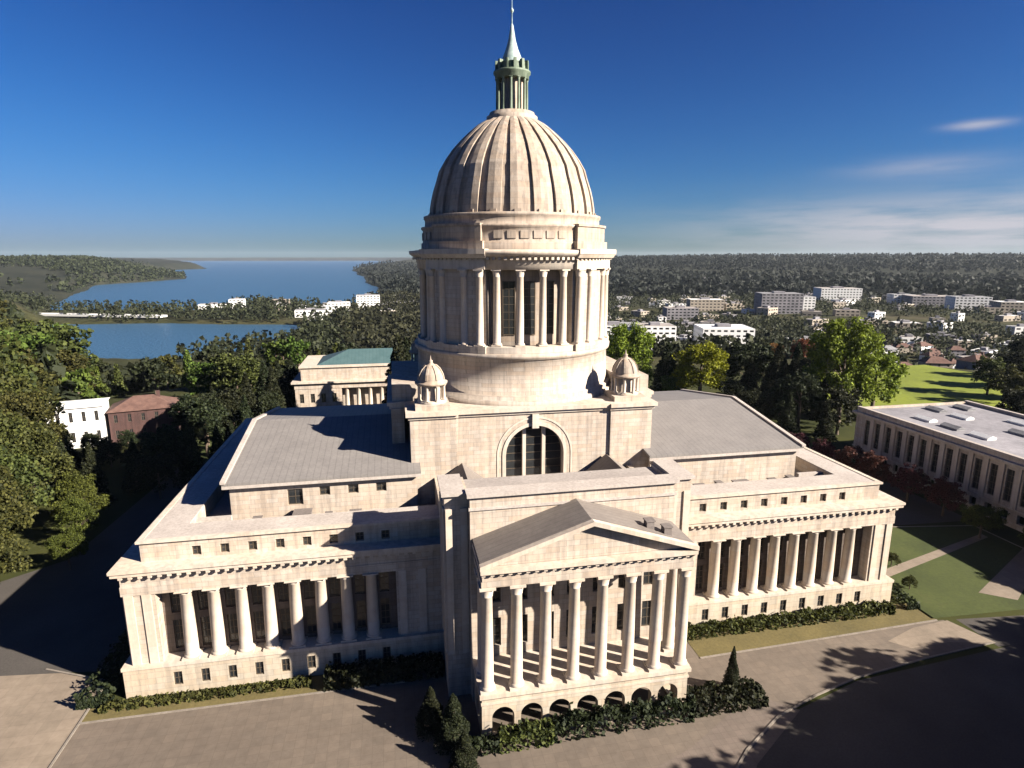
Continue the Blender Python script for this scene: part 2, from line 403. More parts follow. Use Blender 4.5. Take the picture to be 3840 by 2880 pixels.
# ---- central block under the dome
BX = 18.2; BZ = 31.0
b = MB()
b.wall('S', -17.85, -11.6, 11.6, 17.2, BZ-.9, [(-4.4, 4.4, 19.0, 28.1, 1)], 1.6)
for sx in (-1, 1):
    for sy in (-1, 1):
        x0, x1 = sorted((sx*11.6, sx*BX)); y0, y1 = sorted((sy*11.6, sy*18.2)); b.box(x0, x1, y0, y1, 17.2, BZ-.9)
b.box(-11.6, 11.6, 16.0, 17.5, 17.2, BZ-.9)
for s in (-1, 1):
    x0, x1 = sorted((s*18.9, s*20.8)); b.box(x0, x1, -11.6, 11.6, 17.2, BZ-.9)
    x0, x1 = sorted((s*15.6, s*20.6)); b.box(x0, x1, -10.8, 10.8, BZ-.02, BZ+2.6)  # arm tops raised to spread their shadow over the chamber roofs
b.box(-16, 16, -12, 12, 29.6, 30.2)
b.build('dome_base_block', st, cap)
b = MB()
for z0, z1, e in ((BZ-1.0, BZ-.55, .25), (BZ-.55, BZ, .6)):
    for sx in (-1, 1):
        for sy in (-1, 1):
            x0, x1 = sorted((sx*11.4, sx*(BX+e))); y0, y1 = sorted((sy*11.4, sy*(18.2+e))); b.box(x0, x1, y0, y1, z0, z1)
    b.box(-11.4, 11.4, -17.85-e, -11, z0, z1); b.box(-11.4, 11.4, 11, 17.5+e, z0, z1)
    b.box(-20.8-e, -11.4, -11.4, 11.4, z0, z1); b.box(11.4, 20.8+e, -11.4, 11.4, z0, z1)
    b.box(-11.4, 11.4, -11, 11, z0, z1)
b.build('block_cornice', tr, cap)
b = MB()
mp = MAPS['S'](-17.85)
for r0, r1, d in ((4.42, 4.95, -.12), (5.5, 5.75, -.08)):
    n = 20
    for k in range(n):
        t0, t1 = math.pi*k/n, math.pi*(k+1)/n; zc = 23.7
        b.prism([(r0*math.cos(t0), zc+r0*math.sin(t0)), (r1*math.cos(t0), zc+r1*math.sin(t0)), (r1*math.cos(t1), zc+r1*math.sin(t1)), (r0*math.cos(t1), zc+r0*math.sin(t1))], mp, d, .05)
    for s in (-1, 1): 
        b.pbox(mp, *sorted((s*r0, s*r1)), 19.0, zc, .05, d)
b.box(-.5, .5, -18.3, -17.8, 27.8, 29.9)
b.build('arch_moulding', tr, cap)
b = MB()
b.box(-1.75, -1.25, -17.2, -16.6, 19.0, 27.85); b.box(1.25, 1.75, -17.2, -16.6, 19.0, 27.85)
o = b.build('lunette_window', tr, cap)
b = MB()
pts = [(4.35*math.cos(math.pi*k/24), 23.7+4.35*math.sin(math.pi*k/24)) for k in range(25)]+[(-4.35, 19.0), (4.35, 19.0)]
b.prism(pts, MAPS['S'](-16.5), 0, .05); b.build('pane', M['glass'], o)
b = MB()
for z in np.arange(20, 28, 1.2):
    w = 4.35 if z < 23.7 else math.sqrt(max(0, 4.35**2-(z-23.7)**2))
    b.box(-w, w, -16.58, -16.5, z-.05, z+.05)
b.build('glazing_bar', M['frame'], o)
# stepped plinth ring below the drum
b = MB(); b.lathe([(17.3, BZ), (17.3, BZ+.7), (16.8, BZ+.7), (16.8, BZ+1.3), (16.2, BZ+1.35), (16.05, 37.6), (16.5, 37.8), (16.6, 38.5), (15.9, 38.55), (14.0, 38.6)], 96)
b.build('drum_plinth', st, cap)
# ---- drum
dr = MB(); dr.lathe([(13.3, 38.5), (13.3, 51)], 96)
drum = dr.build('drum_wall', M['stone_dome'], cap)
PA, PB = 25.5, 64.5
b = MB()
b.wedge(PA, PB, 13.2, 15.2, 38.55, 50.7, 10)
b.wedge(PA+3.2, PB-3.2, 15.1, 15.75, 39.6, 50.7, 10)
b.wedge(PA-.8, PB+.8, 13.2, 16.5, 38.56, 39.6, 10)
pm_ = b.mesh('corner_pier', M['stone'])
b = MB(); b.wedge(-25+.3, 25-.3, 14.1, 16.1, 38.57, 39.5, 12); lm_ = b.mesh('drum_ledge', tr)
for q in range(4): link('corner_pier', pm_, cap, (0, 0, 0), R(q*90)); link('drum_ledge', lm_, cap, (0, 0, 0), R(q*90))
dc = col_mesh('drum_column', .56, 11.2, cap_h=1.1)
for q in range(4):
    for a in (-19.5, -6.5, 6.5, 19.5, 28.5, 37.5, 52.5, 61.5):
        r = 15.0 if abs(a) < 25 else 15.75
        A = R(q*90+a); link('drum_column', dc, cap, (r*math.sin(A), -r*math.cos(A), 39.55), A)
for q in range(4):
    for a in (-13, 0, 13):
        A = R(q*90+a); window('drum_window', 'dw', (1.9, 8.0, 1, 6), (13.36*math.sin(A), -13.36*math.cos(A), 41), A)
b = MB()
b.lathe([(14.0, 50.6), (15.75, 50.7), (15.75, 51.4), (15.9, 51.5), (15.9, 52.3), (16.4, 52.5), (17.0, 52.9), (17.05, 53.4), (14.0, 53.6)], 96)
for q in range(4):
    b.wedge(q*90+PA-.5, q*90+PB+.5, 14, 16.3, 50.72, 52.32, 10)
    b.wedge(q*90+PA-1.5, q*90+PB+1.5, 14, 16.8, 52.32, 52.9, 10, r1b=17.2)
    b.wedge(q*90+PA-1.5, q*90+PB+1.5, 14, 17.25, 52.9, 53.62, 10)
n = 120
for i in range(n): b.wedge(i*3, i*3+1.4, 15.85, 16.5 if True else 0, 52.05, 52.45, 1)
b.build('drum_cornice', tr, cap)
b = MB()
b.lathe([(15.0, 53.5), (15.0, 54.6), (14.75, 54.7), (14.7, 56.6), (14.95, 56.8), (14.95, 57.1), (14.35, 57.2), (14.3, 58.2), (14.5, 58.4), (14.5, 58.8), (13.6, 58.9)], 96)
for q in range(4):
    b.wedge(q*90+PA+1, q*90+PB-1, 14, 15.8, 53.55, 54.75, 10); b.wedge(q*90+PA+2.5, q*90+PB-2.5, 14, 15.4, 54.75, 56.9, 10)
    b.wedge(q*90+PA+2.5, q*90+PB-2.5, 14, 15.6, 56.9, 57.25, 10)
for i in range(48):
    if 25 < (i*7.5+3.75) % 90 < 65: continue
    b.wedge(i*7.5+1.2, i*7.5+6.3, 14.6, 14.86, 55.1, 56.2, 2)
b.build('dome_attic', M['stone_dome'], cap)
# ---- dome shell with 24 ribs
prof = [(13.4, 58.8), (13.3, 60.0), (13.05, 61.4), (12.7, 62.8), (12.15, 64.4), (11.7, 65.9), (10.8, 67.4), (9.7, 68.9), (8.4, 70.3), (7.0, 71.6), (5.5, 72.7), (4.1, 73.5), (3.3, 73.8)]
b = MB(); b.lathe([(r-.28, z) for r, z in prof], 96)
dome = b.build('dome_shell', M['stone_dome'], cap)
def rib(a, hw0, proud):
    vs = []; fs = []
    for i, (r, z) in enumerate(prof):
        hw = hw0*(.25+.75*r/13.65)
        h = R(hw/13.65*57.3) if False else hw/max(r, 1e-3)
        for dr_, sg in ((-.5, -1), (proud, -1), (proud+.08, 0), (proud, 1), (-.5, 1)):
            A = R(a)+h*sg; rr = r+dr_; vs.append((rr*math.sin(A), -rr*math.cos(A), z+(dr_ if z > 72 else dr_*.3)))
    for i in range(len(prof)-1):
        for k in range(4): p = i*5+k; fs.append((p, p+1, p+6, p+5))
    fs += [tuple(range(5)), tuple(range(len(vs)-5, len(vs)))]
    m = MB(); m.add(vs, fs, False); return m
rm = rib(0, 1.08, .12).mesh('rib', M['stone_dome'])
for i in range(24): link('rib', rm, dome, (0, 0, 0), R(15*i+7.5))
b = MB(); b.wedge(-2.0, 2.0, 13.0, 13.75, 58.85, 59.3, 2); rb_ = b.mesh('rib_base', M['stone_dome'])
for i in range(24): link('rib_base', rb_, dome, (0, 0, 0), R(i*15+7.5))
# ---- lantern
lan = MB()
lan.lathe([(4.0, 73.4), (4.1, 74.3), (3.7, 74.4), (3.6, 74.9), (2.9, 75.0), (1.75, 75.05), (1.75, 81.0)], 32)
lan = lan.build('lantern', M['stone_dome'], cap)
lc = col_mesh('lantern_column', .24, 4.9, n=10, mat=M['verdigris'], cap_h=.4, base_h=.3)
for i in range(12):
    A = R(15+30*i); link('lantern_column', lc, lan, (2.35*math.sin(A), -2.35*math.cos(A), 75.0), A)
b = MB(); b.lathe([(2.55, 79.85), (2.7, 79.95), (2.7, 80.5), (2.95, 80.7), (2.95, 81.0), (2.3, 81.1), (2.2, 82.0), (2.25, 82.2), (1.9, 82.3)], 32)
for i in range(12):
    A = 30*i; m_ = b; m_.wedge(A-5, A+5, 2.0, 2.7, 81.05, 82.5, 2)
b.build('lantern_crown', M['verdigris'], lan)
b = MB(); b.lathe([(1.75, 82.2), (1.45, 83.2), (.95, 84.4), (.6, 85.6), (.38, 86.8), (.22, 87.8), (.1, 88.0), (.1, 88.0)], 20)
b.build('finial', M['finial'], lan)
b = MB(); b.lathe([(.09, 87.9), (.07, 89.5), (.25, 89.7), (.28, 89.95), (.12, 90.2), (.05, 90.3), (.03, 92.5)], 10)
b.build('spire', M['finial'], lan)
# ---- corner tourelles
tu = empty('turret', (14.9, -14.9, BZ)); tu.parent = cap
b = MB(); b.box(-2.6, 2.6, -2.6, 2.6, 0, .9); b.lathe([(2.3, .9), (2.3, 1.3), (1.5, 1.35), (1.5, 4.0)], 16)
b.build('turret_base', st, tu)
tc = col_mesh('turret_column', .24, 2.7, n=10, cap_h=.3, base_h=.25)
for i in range(8):
    A = R(22.5+45*i); link('turret_column', tc, tu, (2.0*math.sin(A), -2.0*math.cos(A), 1.3), A)
b = MB(); b.lathe([(2.2, 4.0), (2.45, 4.15), (2.5, 4.5), (2.1, 4.6), (2.05, 5.0), (1.85, 5.9), (1.45, 6.7), (.9, 7.3), (.4, 7.6), (.3, 7.9), (.35, 8.1), (.12, 8.3), (.04, 9.0)], 24)
td = b.build('turret_dome', M['stone_dome'], tu); tu.scale = (.95, .95, .84)
b = MB()
for i in range(8):
    A = R(45*i+22.5)
    for (r0, z0), (r1, z1) in (((2.16, 5.0), (1.98, 5.9)), ((1.98, 5.9), (1.55, 6.75)), ((1.55, 6.75), (.95, 7.4))):
        c, s_ = math.cos(A), math.sin(A); w = .16
        b.add([(r0*s_-w*c, -r0*c-w*s_, z0), (r0*s_+w*c, -r0*c+w*s_, z0), (r1*s_+w*c, -r1*c+w*s_, z1), (r1*s_-w*c, -r1*c-w*s_, z1),
               ((r0-.3)*s_-w*c, -(r0-.3)*c-w*s_, z0), ((r0-.3)*s_+w*c, -(r0-.3)*c+w*s_, z0), ((r1-.3)*s_+w*c, -(r1-.3)*c+w*s_, z1), ((r1-.3)*s_-w*c, -(r1-.3)*c-w*s_, z1)],
              [(0,1,2,3),(4,7,6,5),(0,4,5,1),(1,5,6,2),(2,6,7,3),(3,7,4,0)])
b.build('turret_rib', M['stone_dome'], td)
for sx, sy in ((-1, -1), (1, 1), (-1, 1)):
    c = tu.copy(); COL.objects.link(c); c.location = (sx*14.9, sy*14.9, BZ)
    for ch in list(tu.children):
        d = copy_tree(ch, c)

# ---- front pavilion behind the portico
PX, PY, PZ = 12.35, -38.6, 26.2
b = MB()
wps = [(x-.85, x+.85, za, zb) for x in (-9.7, -6.48, -3.24, 0, 3.24, 6.48, 9.7) for za, zb in ((7.2, 10.9), (12.9, 16.4))]
b.wall('S', PY, -PX, PX, 0, PZ, wps, 1.2)
for s in (-1, 1):
    x0, x1 = sorted((s*PX, s*15.1)); b.box(x0, x1, PY+1.4, -31.5, 0, PZ-.2)
    o = 'W' if s < 0 else 'E'
    x0, x1 = sorted((s*(PX+.05), s*PX-s*1.0)); b.box(x0, x1, PY+1.2, PY+2.2, 0, PZ)
    x0, x1 = sorted((s*14.3, s*15.0)); b.box(x0, x1, -31.5, -17.5, 0, 21.2)
b.build('pavilion_wall', st, cap)
b = MB()
b.box(-PX-.35, PX+.35, PY-.4, PY+1.9, PZ, PZ+.35); b.box(-PX-.15, PX+.15, PY-.18, PY+.1, PZ-1.6, PZ-1.3)
for s in (-1, 1):
    x0, x1 = sorted((s*(PX+.35), s*15.45)); b.box(x0, x1, PY+1.0, -31.2, PZ-.2, PZ+.15)
b.build('pavilion_coping', M['coping'], cap)
b = MB()
b.box(-PX, PX, PY+1.9, -31.5, PZ-.9, PZ-.55)
b.box(-14.3, 14.3, -31.5, -17.6, 18.4, 18.7)
b.build('link_roof', M['flat'], cap)
# pair of low pitched roofs flanking the arched window
for s in (-1, 1):
    b = MB(); mpx = lambda u, d, z: (u, d, z)
    x0, x1 = (5.4, 14.2); p = [(s*x0, 18.7), (s*x1, 18.7), (s*x1, 20.8), (s*(x0+x1)/2*1.12, 23.2)]
    b.prism(p, mpx, -30.5, -18.3); b.build('link_gable_roof', M['lead2'], cap)
for x in (-9.7, -6.48, -3.24, 0, 3.24, 6.48, 9.7):
    window('portico_window', 'p1', (1.7, 3.7, 1, 2), (x, PY+.4, 7.2)); window('portico_window', 'p2', (1.7, 3.5, 1, 2), (x, PY+.4, 12.9))
b = MB(); b.box(-.4, .4, -.18, .1, 5.9, 24.4); pm_ = b.mesh('pavilion_pilaster', M['column'])
for s in (-1, 1):
    for x in (12.9, 14.6): link('pavilion_pilaster', pm_, cap, (s*x, PY+1.4, 0))
    for y in (-36.6, -34.3, -32.0): link('pavilion_pilaster', pm_, cap, (s*15.1, y, 0), s*R(90))
# ---- portico
QY = -45.25
po = empty('portico', (0, 0, 0)); po.parent = cap
b = MB()
arcs = [(x-1.25, x+1.25, 0.25, 4.0, 1) for x in (-9.72, -6.48, -3.24, 0, 3.24, 6.48, 9.72)]
b.wall('S', QY+.4, -12.1, 12.1, 0, 4.7, arcs, .9)
for s, o in ((-1, 'W'), (1, 'E')): b.wall(o, s*12.1, QY+1.3, PY, 0, 4.7, [(-42.6, -40.1, .25, 4.0, 1)], .9)
b.box(-12.1, 12.1, QY+.4, PY, 4.7, 5.45)
b.build('portico_podium', M['stone_base'], po)
b = MB(); b.box(-12.35, 12.35, QY+.05, PY-.01, 5.45, 5.9); b.box(-12.2, 12.2, QY+.25, QY+.6, 4.55, 4.8); b.build('portico_floor', tr, po)
pc = col_mesh('portico_column', .68, 12.6, cap_h=1.2, base_h=.6, n=24)
for k in range(8): link('portico_column', pc, po, (-11.34+3.24*k, QY+1.15, 5.9))
for s in (-1, 1): link('portico_column', pc, po, (s*11.34, QY+4.2, 5.9))
b = MB()
b.box(-12.0, 12.0, QY+.45, PY, 18.5, 19.2); b.box(-11.9, 11.9, QY+.5, PY, 19.2, 20.3)
b.build('portico_entablature', st, po)
b = MB(); b.box(-12.15, 12.15, QY-.1, PY-.01, 20.3, 20.75)
x = -12.0
while x < 11.8: b.box(x, x+.4, QY+.1, QY+.45, 19.98, 20.3); x += .95
mpS = lambda u, d, z: (u, d, z)
for s in (-1, 1):
    b.prism([(s*12.2, 20.76), (s*12.2, 21.25), (0, 25.25), (0, 24.75)], mpS, QY-.15, QY+.6)
b.build('raking_cornice', tr, po)
b = MB(); b.prism([(-11.9, 20.8), (11.9, 20.8), (0, 24.8)], mpS, QY+.75, QY+1.1); b.build('tympanum', st, po)
b = MB()
for s in (-1, 1):
    b.prism([(s*12.1, 21.0), (s*12.1, 21.2), (0, 25.12), (0, 24.9)], mpS, QY+.62, PY-.02)
b.build('portico_roof', M['lead2'], po)
for x, y in ((7.4, -42.6), (9.2, -43.3)):
    z = 25.1-(x/12.9)*3.95
    b = MB(); b.box(-.45, .45, -.45, .45, -.3, .7); b.box(-.55, .55, -.55, .55, .7, .82); b.build('roof_vent', M['dkflat'], po, (x, y, z))

# ================================================================== BACKDROP BUILDINGS
# temple-like court building behind
tj = empty('courthouse', (0, 118, 0)); tag(tj, 'pale stone courthouse with a column row and green copper roof behind the left wing', 'courthouse')
b = MB(); ZC = 9.3
for s in (-1, 1):
    x0, x1 = sorted((s*38, s*53))
    b.wall('S', -13, x0, x1, 0, ZC, [(s*(40.5+3.5*i)-.7, s*(40.5+3.5*i)+.7, 4.5, 7.6) for i in range(4)], .6)
    b.wall('N', 13, x0, x1, 0, ZC, [], .6)
    b.wall('W' if s < 0 else 'E', s*53, -12.4, 12.4, 0, ZC, [(y-.7, y+.7, 4.5, 7.6) for y in (-9, -5, -1, 3, 7, 11)], .6)
b.box(-38, 38, -10, -9.4, 0, ZC); b.box(-53, 53, 12.4, 13, 0, ZC)
b.box(-53.15, 53.15, -13.15, 13.15, ZC, 11.2); b.box(-51, 51, -11.8, 11.8, 11.8, 16.2)
b.build('wall', M['stone'], tj)
b = MB(); b.box(-54, 54, -14, 14, 11.2, 11.8); b.box(-51.5, 51.5, -12.3, 12.3, 16.2, 16.7); b.build('cornice', tr, tj)
c_ = col_mesh('column', .75, ZC-1.0)
for i in range(20): link('column', c_, tj, (-36.4+i*3.83, -12, 1.0))
b = MB(); b.box(-38, 38, -13.2, -10, 0, 1.0); b.build('steps', tr, tj)
for s in (-1, 1):
    for i in range(4): window('window', 'tj', (1.4, 3.1, 1, 2), (s*(40.5+3.5*i), -12.7, 4.5), 0, tj)
b = MB(); b.add([(-46, -10, 16.7), (46, -10, 16.7), (46, 10, 16.7), (-46, 10, 16.7), (-36, 0, 20.5), (36, 0, 20.5)], [(0,1,5,4), (2,3,4,5), (1,2,5), (3,0,4), (0,3,2,1)])
b.build('roof', M['copper'], tj)

# shaded office building at right
ib = empty('office_building', (115.5, -14, 0)); tag(ib, 'long shaded stone office building with pale flat roof and skylights east of the capitol', 'office building')
b = MB(); W2, L2, H2 = 17, 46, 14
wy = [y for y in np.arange(-43, 44, 3.4)]
b.wall('W', -W2, -L2, L2, 0, H2, [(y-.75, y+.75, za, zb) for y in wy for za, zb in ((1.2, 3.0), (4.8, 11.4))], .8)
b.wall('N', L2, -W2+.8, W2, 0, H2, [(x-.75, x+.75, za, zb) for x in np.arange(-13, 14, 3.6) for za, zb in ((1.2, 3.0), (4.8, 11.4))], .8)
b.wall('E', W2, -L2, L2-.8, 0, H2, [], .8); b.wall('S', -L2, -W2+.8, W2-.8, 0, H2, [], .8)
b.build('wall', M['stone'], ib)
b = MB()
for z0, z1, e in ((3.6, 3.9, .2), (12.2, 12.5, .3), (12.5, 13.0, .8)):
    b.box(-W2-e, -W2, -L2-e, L2+e, z0, z1); b.box(-W2, W2+e, L2, L2+e, z0, z1); b.box(-W2, W2+e, -L2-e, -L2, z0, z1); b.box(W2, W2+e, -L2, L2, z0, z1)
for y in wy[:-1]: b.box(-W2-.3, -W2+.02, y+1.15, y+2.25, 3.9, 12.2)
b.build('cornice', tr, ib)
for y in wy:
    window('window', 'i1', (1.5, 6.6, 1, 4), (-W2+.35, y, 4.8), R(-90), ib)
for x in np.arange(-13, 14, 3.6): window('window', 'i1', (1.5, 6.6, 1, 4), (x, L2-.35, 4.8), R(180), ib)
b = MB(); b.box(-W2+.8, W2-.8, -L2+.8, L2-.8, H2-.8, H2-.5); b.build('roof', M['concrete'], ib)
b = MB()
for (x0, x1) in ((-W2, -W2+.8), (W2-.8, W2)): b.box(x0-.05, x1+.05, -L2, L2, H2, H2+.25)
b.build('parapet', M['coping'], ib)
for i in range(12):
    y = -41+i*7.4
    for x in (-9, 1.5, 10):
        if (i*3+int(x)) % 4 == 0: continue
        b = MB(); b.box(-1.2, 1.2, -2.2, 2.2, 0, .45); b.prism([(-1.25, .45), (1.25, .45), (0, .95)], lambda u, d, z: (u, d, z), -2.3, 2.3)
        b.build('skylight', M['white'] if (i+int(x)) % 3 else M['greyroof'], ib, (x, y, H2-.5))

# white house and brick mansion to the left
def house(name, label, loc, rz, w, d, h, wall, roof, rh, chimney=True, group=None, nwin=4, hip=True, floors=2):
    t = empty(name, loc, rz); tag(t, label, 'house', group)
    b = MB(); fh = h/floors
    ops = [(-w/2+w*(i+.5)/nwin-.45, -w/2+w*(i+.5)/nwin+.45, f*fh+fh*.3, f*fh+fh*.8) for i in range(nwin) for f in range(floors)]
    b.wall('S', -d/2, -w/2, w/2, 0, h, ops, .3); b.wall('N', d/2, -w/2, w/2, 0, h, [], .3)
    b.wall('W', -w/2, -d/2+.3, d/2-.3, 0, h, [(-.6, .6, fh*.3, fh*.8)], .3); b.wall('E', w/2, -d/2+.3, d/2-.3, 0, h, [(-.6, .6, fh*.3, fh*.8)], .3)
    b.build('wall', wall, t)
    for p in ops: window('window', ('h', round(fh, 1)), (.9, fh*.5, 1, 1, .08), ((p[0]+p[1])/2, -d/2+.15, p[2]), 0, t)
    b = MB(); e = .5; X, Y = w/2+e, d/2+e
    rx = X-Y if hip else X
    rx = max(rx, .3)
    b.add([(-X, -Y, h), (X, -Y, h), (X, Y, h), (-X, Y, h), (-rx, 0, h+rh), (rx, 0, h+rh)], [(0,1,5,4), (2,3,4,5), (1,2,5), (3,0,4), (0,3,2,1)])
    rf = b.build('roof', roof, t)
    if chimney:
        b = MB(); b.box(w*.2, w*.2+.9, -.4, .5, h+rh*.3, h+rh+1.0); b.build('chimney', M['brick'], rf)
    return t
house('white_house', 'bright white flat-faced house among dark trees at far left', (-110, 86, 0), R(14), 15, 11, 11.5, M['white'], M['white'], 1.0, False, nwin=5)
house('brick_mansion', 'dark red brick mansion adjoining the white house', (-94, 92, 0), R(14), 17, 12, 9, M['brick'], M['redroof'], 3.2, nwin=5)

# ================================================================== TERRAIN AND WATER
WL = -32.0
LAKE = [(-340, 500), (-280, 470), (-200, 450), (-130, 505), (-118, 600), (-150, 694), (-312, 745), (-470, 752), (-470, 700), (-390, 600)]
INLET = [(-536, 1020), (-335, 975), (-290, 1090), (-210, 1120), (-132, 1020), (-60, 1250), (-120, 1800), (-190, 2552), (-300, 4200), (-100, 5200), (600, 8500), (-500, 13800), (-5200, 13800), (-3500, 9000), (-1950, 6150), (-1300, 4700), (-1500, 3700), (-900, 2950), (-757, 2484), (-900, 2000), (-687, 1398)]
def inside(poly, x, y):
    c = np.zeros(x.shape, bool); n = len(poly)
    for i in range(n):
        x0, y0 = poly[i]; x1, y1 = poly[(i+1) % n]
        cond = ((y0 > y) != (y1 > y)); xi = (x1-x0)*(y-y0)/((y1-y0) or 1e-9)+x0
        c ^= cond & (x < xi)
    return c
def pdist(poly, x, y):
    d = np.full(x.shape, 1e9)
    for i in range(len(poly)):
        x0, y0 = poly[i]; x1, y1 = poly[(i+1) % len(poly)]
        dx, dy = x1-x0, y1-y0; t = np.clip(((x-x0)*dx+(y-y0)*dy)/(dx*dx+dy*dy), 0, 1)
        d = np.minimum(d, np.hypot(x-x0-t*dx, y-y0-t*dy))
    return d
def ss(a, b, v): t = np.clip((v-a)/(b-a), 0, 1); return t*t*(3-2*t)
def wob(x, y, s, seed):
    r = np.random.default_rng(seed); o = np.zeros(x.shape)
    for k in range(7):
        f = (1.7**k)/s; a = r.uniform(0, 6.28); p = r.uniform(0, 6.28)
        o += np.sin((x*math.cos(a)+y*math.sin(a))*f+p)*.75**k
    return o/2.6
def height(x, y):
    e = np.hypot((x-55)/250, y/200); pl = 1-ss(1.0, 1.5, e)
    low = -28.5+1.2*wob(x, y, 120, 3)
    r = np.hypot(x, y); ang = np.degrees(np.arctan2(x-CAM[0], y-CAM[1]))
    east = ss(4, 22, ang)*(ss(1200, 3600, r)*64+ss(3000, 6000, r)*10)*(1+.10*wob(x, y, 900, 5))
    west = (1-ss(-24, -17, ang))*(ss(1300, 3400, r)*68)*(1+.10*wob(x, y, 700, 6))
    mid = (1-ss(4, 22, ang))*ss(-24, -17, ang)*ss(2500, 6500, r)*62*(1+.12*wob(x, y, 900, 8))
    slope = ss(180, 900, r)*ss(18, 40, ang)*8
    back = ss(110, 150, np.abs(ang))*0
    bluff = (1-ss(-30, -26, ang))*ss(180, 340, r)*(1-ss(900, 1500, r))*36*(1+.15*wob(x, y, 200, 9))
    h = low+east+west+mid+slope+bluff
    for poly, w in ((LAKE, 18), (INLET, 45)):
        d = pdist(poly, x, y); d = np.where(inside(poly, x, y), -d, d)+wob(x, y, 60, 4)*w*.25
        k = ss(-w*.4, w*(1+r/2500), d); h = -38+(h+38)*k
    return np.where(pl >= 1, 0, h*(1-pl))
def hz(x, y): return float(height(np.array([float(x)]), np.array([float(y)]))[0])
rad = np.concatenate([[0, 40, 80, 120, 160], np.geomspace(190, 16000, 230)])
ang = np.concatenate([np.arange(-62, 78, .3), np.arange(78, 298, 4)])
A, Rr = np.meshgrid(np.radians(ang), rad)
X = CAM[0]+Rr*np.sin(A); Y = CAM[1]+Rr*np.cos(A); Z = height(X, Y)
nr, na = X.shape
idx = np.arange(nr*na).reshape(nr, na); nx = np.roll(idx, -1, 1)
F = np.stack([idx[:-1], nx[:-1], nx[1:], idx[1:]], -1).reshape(-1, 4)
def np_mesh(name, V, F, mat, smooth=False):
    me = bpy.data.meshes.new(name); me.vertices.add(len(V)); me.vertices.foreach_set('co', np.asarray(V, np.float32).ravel())
    k = F.shape[1]; me.loops.add(F.size); me.loops.foreach_set('vertex_index', F.astype(np.int32).ravel())
    me.polygons.add(len(F)); me.polygons.foreach_set('loop_start', np.arange(0, F.size, k, dtype=np.int32))
    me.polygons.foreach_set('loop_total', np.full(len(F), k, np.int32)); me.polygons.foreach_set('use_smooth', np.full(len(F), smooth))
    me.materials.append(mat); me.update(); me.validate(); return me
def ground_mat():
    m, nt, b = newmat('terrain')
    g = nd(nt, 'ShaderNodeNewGeometry'); P = g.outputs['Position']
    n1 = noise(nt, P, .012, 8, .62); n2 = noise(nt, P, .12, 6, .7)
    c = ramp(nt, n1, [(.3, (.014, .019, .009)), (.48, (.03, .032, .014)), (.6, (.045, .043, .02)), (.72, (.065, .056, .035))])
    c = mix(nt, 1.0, c, ramp(nt, n2, [(.3, (.55,)*3), (.7, (1.25,)*3)]), 'MULTIPLY')
    ln0 = nd(nt, 'ShaderNodeVectorMath', operation='LENGTH'); nt.links.new(P, ln0.inputs[0])
    kf = nd(nt, 'ShaderNodeMapRange'); nt.links.new(ln0.outputs['Value'], kf.inputs[0]); kf.inputs[1].default_value = 900; kf.inputs[2].default_value = 1500
    c = mix(nt, math_(nt, 'MULTIPLY', kf.outputs[0], .8), c, ramp(nt, noise(nt, P, .003, 6, .6), [(.35, (.008, .011, .009)), (.65, (.028, .030, .022))]))
    # campus soil: drier, browner close to the capitol
    ln = nd(nt, 'ShaderNodeVectorMath', operation='LENGTH'); nt.links.new(P, ln.inputs[0])
    k = math_(nt, 'SUBTRACT', 1.0, math_(nt, 'DIVIDE', math_(nt, 'SUBTRACT', ln.outputs['Value'], 150), 60), True)
    k.node.use_clamp = True
    camp = ramp(nt, noise(nt, P, .05, 5, .6), [(.35, (.02, .025, .008)), (.65, (.04, .042, .012))])
    nt.links.new(mix(nt, k, c, camp), b.inputs['Base Color']); b.inputs['Roughness'].default_value = .95
    b.inputs['Specular IOR Level'].default_value = .1
    return m
g = link('ground', np_mesh('ground', np.stack([X, Y, Z], -1).reshape(-1, 3), F, ground_mat(), True)); tag(g, kind='structure')
m, nt, bb = newmat('water')
gg = nd(nt, 'ShaderNodeNewGeometry'); bb.inputs['Base Color'].default_value = (.03, .075, .13, 1); bb.inputs['Roughness'].default_value = .32
bp = nd(nt, 'ShaderNodeBump'); bp.inputs['Strength'].default_value = 1.0; bp.inputs['Distance'].default_value = 2.5
nt.links.new(noise(nt, gg.outputs['Position'], .25, 6, .6), bp.inputs['Height']); nt.links.new(bp.outputs[0], bb.inputs['Normal'])
b = MB(); b.add([(-9000, 300, WL), (9000, 300, WL), (9000, 15500, WL), (-9000, 15500, WL)], [(0, 1, 2, 3)]); w = b.build('water', m); tag(w, kind='structure')

# ---- campus surfaces (sheets 4 mm apart and more, kerbs real)
def sheet(name, pts, z, mat, kind='structure', label=None, thick=0):
    b = MB(); n = len(pts)
    if thick: b.prism([(x, y) for x, y in pts], lambda u, d, zz: (u, zz, d), z, z+thick)
    else: b.add([(x, y, z) for x, y in pts], [tuple(range(n))])
    o = b.build(name, mat); tag(o, label, kind=kind); return o
sheet('plaza', [(-57, -33.6), (-19, -33.6), (-19, -30), (18.5, -30), (18.5, -36.5), (58, -35.2), (60, -41), (36, -43.6), (22, -47.5), (10, -56), (4, -66), (-16, -66), (-57, -62)], .016, M['granite'])
sheet('road', [(-75, -75), (190, -78), (190, -46), (63, -42), (36, -44.2), (22, -48.2), (10.5, -56.6), (4, -66.5), (-75, -66.5)], .006, M['asphalt'])
sheet('path', [(-140, -66), (-57.3, -66), (-57.3, -26), (-66, -22), (-140, 2)], .012, M['pale_paving'])
